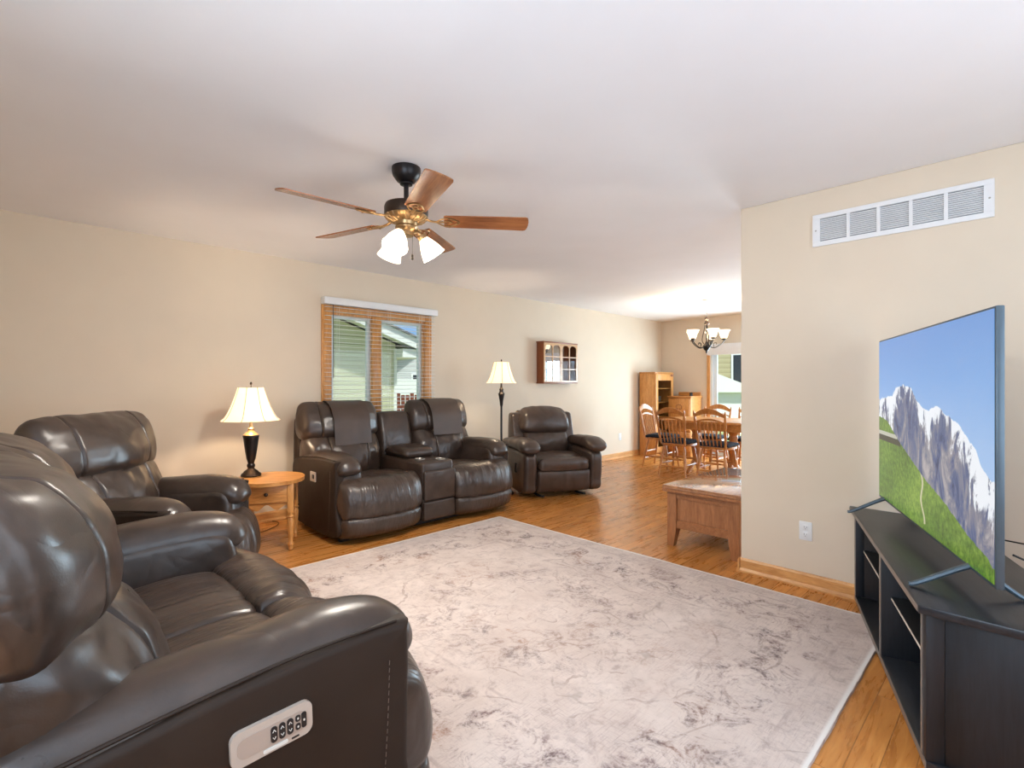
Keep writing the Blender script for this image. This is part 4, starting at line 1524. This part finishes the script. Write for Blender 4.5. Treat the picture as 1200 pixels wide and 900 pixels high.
RIDGE = [(1032, 468), (1046, 464), (1050, 454), (1058, 451), (1067, 454), (1072, 468), (1080, 478), (1087, 481), (1095, 474), (1106, 486), (1120, 496), (1132, 516), (1140, 528), (1146, 548), (1157, 564)]
GRASS = [(1032, 489), (1040, 494), (1054, 520), (1080, 560), (1108, 596), (1132, 632), (1154, 658), (1158, 668)]


def screen_mat():
    m, t_, b = new_mat('screen_picture')
    c = N(t_, 'ShaderNodeTexCoord')
    sp = N(t_, 'ShaderNodeSeparateXYZ')
    L(t_, c.outputs['Generated'], sp.inputs[0])
    u, v = sp.outputs['X'], sp.outputs['Z']

    def curve(pts):
        st = []
        for p in pts:
            s, h = tv_uv(*p)
            st.append((min(max(s, 0), 1), (h, h, h)))
        r = ramp(t_, u, st)
        return mth(t_, 'MULTIPLY_ADD', r, 1.0, 0.0)

    cv = N(t_, 'ShaderNodeMapping')
    cv.inputs['Scale'].default_value = (1.63, 1, 1)
    L(t_, c.outputs['Generated'], cv.inputs[0])
    # crags run down to the right: shear the texture space
    sh = N(t_, 'ShaderNodeMapping')
    sh.inputs['Rotation'].default_value = (0, R(-32), 0)
    sh.inputs['Scale'].default_value = (5.0, 1, 2.4)
    L(t_, cv.outputs[0], sh.inputs[0])
    n1 = N(t_, 'ShaderNodeTexNoise', Scale=1.6, Detail=8.0, Roughness=0.68, Distortion=0.6)
    L(t_, sh.outputs[0], n1.inputs[0])
    n2 = N(t_, 'ShaderNodeTexNoise', Scale=22.0, Detail=5.0, Roughness=0.7)
    L(t_, cv.outputs[0], n2.inputs[0])
    n3 = N(t_, 'ShaderNodeTexNoise', Scale=2.2, Detail=3.0)
    L(t_, cv.outputs[0], n3.inputs[0])
    rg = mth(t_, 'ADD', curve(RIDGE), mth(t_, 'MULTIPLY_ADD', n2.outputs['Fac'], .05, -.025))
    gs = mth(t_, 'ADD', curve(GRASS), mth(t_, 'MULTIPLY_ADD', n2.outputs['Fac'], .03, -.015))
    sky = ramp(t_, v, [(0.35, s2l(164, 198, 238)), (0.75, s2l(116, 166, 226)), (1.0, s2l(92, 146, 214))])
    rock = ramp(t_, n1.outputs['Fac'], [(0.36, s2l(26, 48, 96)), (0.45, s2l(70, 92, 138)), (0.53, s2l(124, 126, 142)), (0.62, s2l(176, 170, 174))])
    below = mth(t_, 'SUBTRACT', rg, v)
    sn = mth(t_, 'SUBTRACT', mth(t_, 'MULTIPLY_ADD', n1.outputs['Fac'], 1.0, mth(t_, 'MULTIPLY', n3.outputs['Fac'], .5)), mth(t_, 'MULTIPLY', below, 1.15))
    snow = ramp(t_, sn, [(0.645, (0, 0, 0)), (0.69, (1, 1, 1))])
    rock = mixc(t_, snow, rock, s2l(236, 242, 250))
    gr = N(t_, 'ShaderNodeTexNoise', Scale=34.0, Detail=5.0, Roughness=0.7)
    L(t_, cv.outputs[0], gr.inputs[0])
    grass = ramp(t_, mth(t_, 'MULTIPLY_ADD', gr.outputs['Fac'], .6, mth(t_, 'MULTIPLY', n3.outputs['Fac'], .4)), [(0.36, s2l(38, 72, 14)), (0.5, s2l(84, 126, 30)), (0.64, s2l(134, 168, 60))])
    # winding footpath down the slope
    pc = mth(t_, 'ADD', mth(t_, 'MULTIPLY_ADD', mth(t_, 'SINE', mth(t_, 'MULTIPLY', v, 34.0)), .012, .535), mth(t_, 'MULTIPLY', v, -.10))
    pth = mth(t_, 'LESS_THAN', mth(t_, 'ABSOLUTE', mth(t_, 'SUBTRACT', u, pc)), .007)
    pth = mth(t_, 'MULTIPLY', pth, mth(t_, 'MULTIPLY', mth(t_, 'LESS_THAN', v, .30), mth(t_, 'GREATER_THAN', v, .03)))
    grass = mixc(t_, pth, grass, s2l(196, 194, 160))
    # ledge road near the edge of the slope
    ld = mth(t_, 'LESS_THAN', mth(t_, 'ABSOLUTE', mth(t_, 'SUBTRACT', v, .415)), .012)
    ld = mth(t_, 'MULTIPLY', ld, mth(t_, 'LESS_THAN', u, .25))
    grass = mixc(t_, ld, grass, s2l(188, 190, 176))
    ld2 = mth(t_, 'MULTIPLY', mth(t_, 'LESS_THAN', mth(t_, 'ABSOLUTE', mth(t_, 'SUBTRACT', v, .385)), .018), mth(t_, 'LESS_THAN', u, .29))
    grass = mixc(t_, ld2, grass, s2l(34, 40, 30))
    col = mixc(t_, mth(t_, 'GREATER_THAN', rg, v), sky, rock)
    col = mixc(t_, mth(t_, 'GREATER_THAN', gs, v), col, grass)
    b.inputs['Base Color'].default_value = (.01, .01, .01, 1)
    b.inputs['Roughness'].default_value = .25
    L(t_, col, b.inputs['Emission Color'])
    b.inputs['Emission Strength'].default_value = .92
    return m


M['screen'] = screen_mat()
bm = B(); box(bm, -TW / 2 + .008, TW / 2 - .008, -.0015, .001, Z0 + .012, Z1 - .008)
obj('screen', bm, 'screen', t, smooth=False)
for x in (-.60, .50):
    bm = B()
    for (ya, yb) in ((.012, -.165), (.012, .15)):
        tube(bm, [(x, ya, Z0 + .012), (x, ya + (yb - ya) * .25, Z0 - .01), (x, yb * .85, .016), (x, yb, .009)], lambda u: .014 - .005 * u, 8, 6, flat=.8)
    obj('foot', bm, 'tv_frame', t)

bm = B()
tube(bm, [(2.25, .03, .72), (2.40, -.10, .64), (2.62, -.20, .61), (2.9, -.20, .62), (3.1, -.05, .57), (3.2, .12, .556)], .0035, 6, 10)
tag(obj('television_cable', bm, 'cord_black'), 'black cable looping behind the television', 'cable')

# ================================================================ wall fittings
t = thing('return_air_vent', 'long white louvred return air vent high on the television wall', 'vent', (XT, 0, 0))
y0, y1, z0, z1 = .113, .922, 2.097, 2.29
bm = B()
box(bm, -.012, 0, y0, y1, z1 - .028, z1, .002)
box(bm, -.012, 0, y0, y1, z0, z0 + .028, .002)
box(bm, -.012, 0, y0, y0 + .04, z0 + .028, z1 - .028)
box(bm, -.012, 0, y1 - .04, y1, z0 + .028, z1 - .028)
cw = (y1 - y0 - .08) / 5
for k in range(1, 5):
    box(bm, -.012, 0, y0 + .04 + cw * k - .008, y0 + .04 + cw * k + .008, z0 + .028, z1 - .028)
obj('frame', bm, 'white', t, smooth=False)
bx('backing', 'vent_dark', t, -.002, 0, y0 + .04, y1 - .04, z0 + .028, z1 - .028)
bm = B()
for k in range(12):
    z = z0 + .034 + k * (z1 - z0 - .064) / 12
    box(bm, -.0045, .0045, y0 + .04, y1 - .04, -.0007, .0007, mat=Matrix.Translation((-.006, 0, z + .004)) @ Matrix.Rotation(R(38), 4, 'Y'))
obj('louvers', bm, 'white', t, smooth=False)
for y in (y0 + .018, y1 - .018):
    bm = B(); lathe(bm, [(.005, 0), (.004, .0015), (0, .002)], seg=10, mat=Matrix.Translation((-.012, y, (z0 + z1) / 2)) @ Matrix.Rotation(R(-90), 4, 'Y'))
    obj('screw', bm, 'pewter', t)


def outlet(label, loc, rz):
    t = thing('wall_outlet', label, 'outlet', loc, rz)
    bx('cover_plate', 'white', t, -.036, .036, -.006, 0, -.058, .058, bev=.003)
    for zc in (-.022, .022):
        rc = bx('receptacle', 'white', t, -.016, .016, -.0085, -.0055, zc - .016, zc + .016, bev=.002)
        bm = B()
        box(bm, -.0075, -.0055, -.0092, -.0084, zc - .002, zc + .008)
        box(bm, .0055, .0075, -.0092, -.0084, zc - .002, zc + .008)
        box(bm, -.002, .002, -.0092, -.0084, zc - .010, zc - .006)
        obj('slots', bm, 'slot', rc, smooth=False)


outlet('white wall outlet on the television wall beside the black stand', (XT, .962, .35), R(-90))
outlet('small white wall outlet low on the long wall near the dining chairs', (7.40, YW, .36), 0)

# ---- curio shelf cabinet on the long wall
t = thing('wall_cabinet', 'cherry wall cabinet with arched glass grid doors above the rocker recliner', 'cabinet', (5.68, YW, 0))
cw2, zc0, zc1, dp = .375, 1.285, 1.845, .125
for s in (-1, 1):
    bm = B(); box(bm, *sorted((s * cw2, s * (cw2 - .016))), -dp + .0, -.001, zc0, zc1)
    obj('side', bm, 'cherry', t)
bx('top', 'cherry', t, -cw2 - .012, cw2 + .012, -dp - .012, -.001, zc1, zc1 + .018, bev=.003)
bx('bottom', 'cherry', t, -cw2 - .012, cw2 + .012, -dp - .012, -.001, zc0 - .018, zc0, bev=.003)
bx('back', 'cherry', t, -cw2 + .016, cw2 - .016, -.012, -.001, zc0, zc1)
bm = B()
for z in (zc0 + .185, zc0 + .37):
    box(bm, -cw2 + .016, cw2 - .016, -dp + .03, -.012, z - .005, z + .005)
obj('shelf', bm, 'cherry', t)
for di, (a, b) in enumerate(((-cw2 + .002, -.002), (.002, cw2 - .002))):
    bm = B()
    y0_, y1_ = -dp - .016, -dp
    st_ = .026
    box(bm, a, a + st_, y0_, y1_, zc0 + .002, zc1 - .002)
    box(bm, b - st_, b, y0_, y1_, zc0 + .002, zc1 - .002)
    box(bm, a + st_, b - st_, y0_, y1_, zc0 + .002, zc0 + .026)
    mid = (a + b) / 2
    box(bm, mid - .008, mid + .008, y0_, y1_, zc0 + .026, zc1 - .04)
    for z in (zc0 + .19, zc0 + .365):
        box(bm, a + st_, b - st_, y0_, y1_, z - .007, z + .007)
    # arched head rail
    for (p, q) in ((a + st_, mid - .008), (mid + .008, b - st_)):
        c_, w_ = (p + q) / 2, (q - p) / 2
        poly = [(p, zc1 - .002), (p, zc1 - .075)]
        for k in range(13):
            an = PI - PI * k / 12
            poly.append((c_ + w_ * math.cos(an), zc1 - .075 + .05 * math.sin(an)))
        poly += [(q, zc1 - .002)]
        prism(bm, poly, y0_ + 0, y1_, Matrix(((1, 0, 0, 0), (0, 0, 1, 0), (0, 1, 0, 0), (0, 0, 0, 1))))
    box(bm, mid - .008, mid + .008, y0_, y1_, zc1 - .04, zc1 - .002)
    dd = obj('door', bm, 'cherry_face', t, smooth=False)
    bx('pane', 'mirror_glass' if di == 0 else 'door_glass', dd, a + st_, b - st_, -dp - .009, -dp - .006, zc0 + .02, zc1 - .03)
    bm = B(); lathe(bm, [(.004, 0), (.004, .008), (.008, .014), (0, .018)], seg=12, mat=Matrix.Translation((b - .012 if di == 0 else a + .012, y0_, (zc0 + zc1) / 2)) @ Matrix.Rotation(R(90), 4, 'X'))
    obj('knob', bm, 'bronze', dd)

# ================================================================ blanket trunk behind the partition end
t = thing('trunk_table', 'brown oak trunk coffee table with paneled sides, by the end of the partition wall', 'table', (3.63, 1.405, 0))
TL, TD = 1.16, .60
bx('top', 'trunk_top', t, -.0, TL, -.005, TD, .445, .475, bev=.006)
for (x, y) in ((.03, .025), (.03, TD - .025 - .075), (TL - .03 - .075, .025), (TL - .03 - .075, TD - .1)):
    bm = B()
    vt = []
    for z, s in ((0.0, .05), (.12, .072), (.155, .075), (.445, .075)):
        sx0 = x if x < .5 else x + .075 - s
        sy0 = y if y < .2 else y + .075 - s
        vt.append([Vector((sx0, sy0, z)), Vector((sx0 + s, sy0, z)), Vector((sx0 + s, sy0 + s, z)), Vector((sx0, sy0 + s, z))])
    rings(bm, vt, True)
    obj('leg', bm, 'trunk_up', t, smooth=False)
for x in (.038, TL - .038 - .05):
    bm = B(); box(bm, x, x + .05, .10, TD - .1, .375, .445); box(bm, x, x + .05, .10, TD - .1, .145, .205)
    obj('rail', bm, 'trunk', t, smooth=False)
    bx('end_panel', 'trunk_up', t, x + .012, x + .038, .10, TD - .1, .205, .375)
for y in (.033, TD - .033 - .05):
    bm = B(); box(bm, .105, TL - .105, y, y + .05, .375, .445); box(bm, .105, TL - .105, y, y + .05, .145, .205)
    obj('rail', bm, 'trunk', t, smooth=False)
    bx('side_panel', 'trunk', t, .105, TL - .105, y + .012, y + .038, .205, .375)
bm = B()
prism(bm, [(.0, .425), (.0, .445), (.03, .445), (.03, .432)], -TD, 0, Matrix.Rotation(R(90), 4, 'X'))
obj('molding', bm, 'trunk', t, smooth=False)


# ================================================================ dining corner
def make_chair():
    t = thing('dining_chair', '', 'chair')
    t.scale = (.92, .95, 1)
    bm = B()
    poly = []
    for k in range(40):
        a = 2 * PI * k / 40
        c, s = math.cos(a), math.sin(a)
        poly.append((math.copysign(abs(c) ** .55, c) * (.225 + .012 * (-s)), math.copysign(abs(s) ** .6, s) * .21))
    prism(bm, poly, .425, .455, None, .010, seg=3)
    obj('seat', bm, 'chair_wood', t)
    for sx in (-1, 1):
        for sy in (-1, 1):
            bm = B()
            a = Vector((sx * .155, sy * .14, .43))
            b_ = Vector((sx * .215, sy * (.20 if sy < 0 else .225), 0))
            prof = [0.013, .016, .020, .015, .021, .022, .019, .014, .018, .013, .012, .011]
            P = [a.lerp(b_, k / 11) for k in range(12)]
            tube(bm, P, lambda u: prof[min(11, int(round(u * 11)))], 10)
            obj('leg', bm, 'chair_wood', t)
    q = lambda sx, sy, z: Vector((sx * .155, sy * .14, .43)).lerp(Vector((sx * .215, sy * (.20 if sy < 0 else .225), 0)), 1 - z / .43)
    st = lambda u: .007 + .007 * math.sin(PI * u)
    for pts in ([q(-1, -1, .17), q(-1, 1, .17)], [q(1, -1, .17), q(1, 1, .17)], [q(-1, -1, .23), q(1, -1, .23)], [q(-1, 1, .14), q(1, 1, .14)], [q(-1, 1, .24), q(1, 1, .24)]):
        bm = B(); tube(bm, [pts[0].lerp(pts[1], k / 8) for k in range(9)], st, 8)
        obj('stretcher', bm, 'chair_wood', t)
    lean = lambda z: .185 + (z - .45) * .2
    for sx in (-1, 1):
        bm = B()
        prof = [.013, .017, .013, .018, .020, .017, .013, .018, .020, .019, .017, .014, .016, .006]
        P = [Vector((sx * (.19 + .035 * (z - .45) / .5), lean(z), z)) for z in [.44 + .475 * k / 13 for k in range(14)]]
        tube(bm, P, lambda u: prof[min(13, int(round(u * 13)))], 12)
        obj('back_post', bm, 'chair_wood', t)

    def crest(z0, z1, hump, low):
        bm = B()
        n = 16
        top_, bot = [], []
        for k in range(n + 1):
            u = -1 + 2 * k / n
            x = u * .215
            by = .022 * (1 - u * u)
            top_.append((x, by, z1 + hump * (1 - u * u) ** 1.4 - .012 * abs(u) ** 6))
            bot.append((x, by, z0 + low * (1 - u * u) ** 1.4))
        rs = []
        for (x, by, zt), (_, _, zb) in zip(top_, bot):
            rs.append([Vector((x, lean(zb) + by - .008, zb)), Vector((x, lean(zb) + by + .010, zb)), Vector((x, lean(zt) + by + .010, zt)), Vector((x, lean(zt) + by - .008, zt))])
        rings(bm, rs, True)
        obj('crest_rail', bm, 'chair_wood', t)

    crest(.835, .885, .065, .045)
    crest(.765, .785, .035, .03)
    for k in range(6):
        u = -1 + 2 * (k + .5) / 6
        bm = B()
        tube(bm, [(u * .155, .175, .45), (u * .165, lean(.6) + .012, .6), (u * .175, lean(.775) + .018 * (1 - u * u), .785)], lambda v: .006 + .004 * math.sin(PI * v), 8, 5)
        obj('spindle', bm, 'chair_wood', t)
    return t


def make_pad():
    bm = B()
    slab(bm, [(-.19, .457), (-.205, .475), (-.19, .495), (-.05, .505), (.1, .503), (.155, .49), (.165, .472), (.15, .457)], -.20, .20, .025, 48, 18, .006, wr=.006, seed=90)
    return obj('chair_cushion', bm, 'navy')


ch0 = make_chair()
pad0 = make_pad()
spots = [
    (6.56, 3.37, R(90), 'oak spindle chair back-on to camera, between end chair and trunk table', 'dark tied cushion on the oak chair back-on beside the end chair'),
    (6.56, 2.83, R(90), 'oak spindle chair back-on to camera, nearest the partition wall end', 'dark tied cushion on the oak chair nearest the partition wall'),
    (7.05, 3.91, R(3), 'oak spindle chair at the table end, beside the tall glass cabinet', 'dark tied cushion on the end chair beside the tall cabinet'),
    (7.46, 3.33, R(-90), 'oak spindle chair across the table, framed by the patio door edge', 'dark tied cushion on the far chair framed by the door edge'),
    (7.46, 2.80, R(-90), 'oak spindle chair across the table, half hidden by the partition wall', 'dark tied cushion on the far chair half hidden by the partition'),
]
for i, (x, y, a, lb, pl) in enumerate(spots):
    c = ch0 if i == 0 else copy_tree(ch0)
    c.location = (x, y, 0)
    c.rotation_euler = (0, 0, a)
    c['label'] = lb
    c['group'] = 'oak chairs around the dining table'
    p = pad0 if i == 0 else copy_tree(pad0)
    p.location = (x, y, 0)
    p.rotation_euler = (0, 0, a)
    tag(p, pl, 'cushion', 'dark cushions on the dining chairs')

t = thing('dining_table', 'honey oak dining table under the chandelier', 'table', (7.0, 3.07, 0))
bm = B()
poly = []
for k in range(48):
    a = 2 * PI * k / 48
    c, s = math.cos(a), math.sin(a)
    poly.append((math.copysign(abs(c) ** .35, c) * .48, math.copysign(abs(s) ** .35, s) * .64))
prism(bm, poly, .735, .765, None, .01, seg=3)
obj('table_top', bm, 'oak', t)
bm = B()
for s in (-1, 1):
    box(bm, s * .40 - .01, s * .40 + .01, -.53, .53, .64, .735)
    box(bm, -.39, .39, s * .54 - .01, s * .54 + .01, .64, .735)
obj('apron', bm, 'oak', t, smooth=False)
for sy in (-1, 1):
    bm = B()
    lathe(bm, [(.06, .10), (.075, .13), (.05, .18), (.045, .22), (.07, .36), (.075, .42), (.05, .50), (.06, .53), (.05, .56), (.09, .64)], (0, sy * .265, 0), 24)
    obj('pedestal', bm, 'chair_wood', t)
    for sx in (-1, 1):
        bm = B()
        tube(bm, [(0, sy * .265, .14), (sx * .10, sy * .265, .13), (sx * .20, sy * .265, .06), (sx * .27, sy * .265, .022)], lambda u: .035 - .013 * u, 10, 6)
        obj('leg', bm, 'chair_wood', t)

# tall glazed cabinet on the long wall
t = thing('curio_cabinet', 'tall honey oak cabinet with a glazed door in the dining corner', 'cabinet', (7.96, 4.535, 0))
cw, cdp, chh = .62, .305, 1.47
bm = B()
box(bm, 0, .02, 0, cdp, .06, chh - .025, .002)
obj('side', bm, 'oak_up', t)
bm = B()
box(bm, cw - .02, cw, 0, cdp, .06, chh - .025, .002)
obj('side', bm, 'oak_up', t)
bx('top', 'oak', t, -.015, cw + .015, -.015, cdp, chh - .025, chh, bev=.005)
bx('plinth', 'oak', t, 0, cw, 0, cdp, 0, .06)
bx('back', 'cherry', t, .02, cw - .02, cdp - .012, cdp, .06, chh - .025)
for z in (.42, .68, .93, 1.18):
    bx('shelf', 'oak', t, .02, cw - .02, .03, cdp - .012, z - .009, z + .009)
bm = B()
a, b = .003, cw - .003
box(bm, a, a + .075, -.02, 0, .065, chh - .03, .003)
box(bm, b - .075, b, -.02, 0, .065, chh - .03, .003)
box(bm, a + .075, b - .075, -.02, 0, chh - .15, chh - .03, .003)
box(bm, a + .075, b - .075, -.02, 0, .065, .16, .003)
dd = obj('door', bm, 'oak_up', t)
bx('pane', 'door_glass', dd, a + .075, b - .075, -.012, -.008, .16, chh - .15)
bx('corner_block', 'cherry', dd, b - .11, b - .01, -.026, -.018, chh - .075, chh - .04, bev=.003)
bm = B(); lathe(bm, [(.005, 0), (.005, .01), (.011, .016), (0, .022)], seg=12, mat=Matrix.Translation((a + .04, -.02, .8)) @ Matrix.Rotation(R(90), 4, 'X'))
obj('knob', bm, 'bronze', dd)
# keepsakes on its shelves
for k, (x, z, r_, h_) in enumerate(((.20, .939, .045, .07), (.34, .939, .06, .05), (.45, .939, .035, .10))):
    bm = B(); lathe(bm, [(r_ * .5, 0), (r_ * .55, .004), (r_ * .9, h_ * .4), (r_, h_), (r_ * .94, h_), (r_ * .8, h_ * .45), (r_ * .3, .01), (0, .01)], seg=20, cap=False)
    o = obj('bowl', bm, 'pewter')
    o.location = (7.96 + x, 4.535 + .17, z)
    tag(o, ('small pale cup on the middle shelf of the tall cabinet', 'wide pale bowl on the middle shelf of the tall cabinet', 'tall pale beaker on the middle shelf of the tall cabinet')[k], 'bowl', 'dishes behind the cabinet glass')

# drop-front desk on the end wall
t = thing('secretary_desk', 'honey oak drop-front desk against the end wall, beside the tall glass cabinet', 'desk', (8.34, 4.50, 0), R(-90))
dw = .42
bx('carcass', 'oak', t, -.0, dw, .02, .43, .06, 1.02, bev=.003)
bx('top', 'oak', t, -.015, dw + .015, -.0, .44, 1.02, 1.045, bev=.005)
bx('gallery', 'oak', t, .0, dw, .40, .425, 1.045, 1.115, bev=.006)
bx('plinth', 'oak', t, .005, dw - .005, .03, .43, 0, .06)
fr = bx('drop_front', 'oak_up', t, .015, dw - .015, .002, .022, .60, 1.0, bev=.004)
bm = B()
for s in (-1, 1):
    tube(bm, [(dw / 2 + s * .002, 0, .90), (dw / 2 + s * .05, 0, .88), (dw / 2 + s * .045, 0, .82), (dw / 2 + s * .015, 0, .83), (dw / 2 + s * .02, 0, .77), (dw / 2 + s * .05, 0, .74)], .005, 7, 6)
obj('scroll', bm, 'cherry', fr)
for z in (.09, .26, .43):
    d_ = bx('drawer', 'oak', t, .015, dw - .015, .0, .022, z, z + .155, bev=.004)
    bm = B(); lathe(bm, [(.005, 0), (.005, .01), (.012, .016), (0, .022)], seg=12, mat=Matrix.Translation((dw / 2, 0, z + .078)) @ Matrix.Rotation(R(90), 4, 'X'))
    obj('knob', bm, 'bronze', d_)
bm = B(); lathe(bm, [(.028, 0), (.03, .01), (.024, .03), (.03, .05), (.02, .065), (0, .066)], seg=18)
o = obj('trinket_box', bm, 'bronze_dark')
o.location = (8.62, 4.20, 1.045)
tag(o, 'small dark round trinket on top of the drop-front desk', 'trinket')
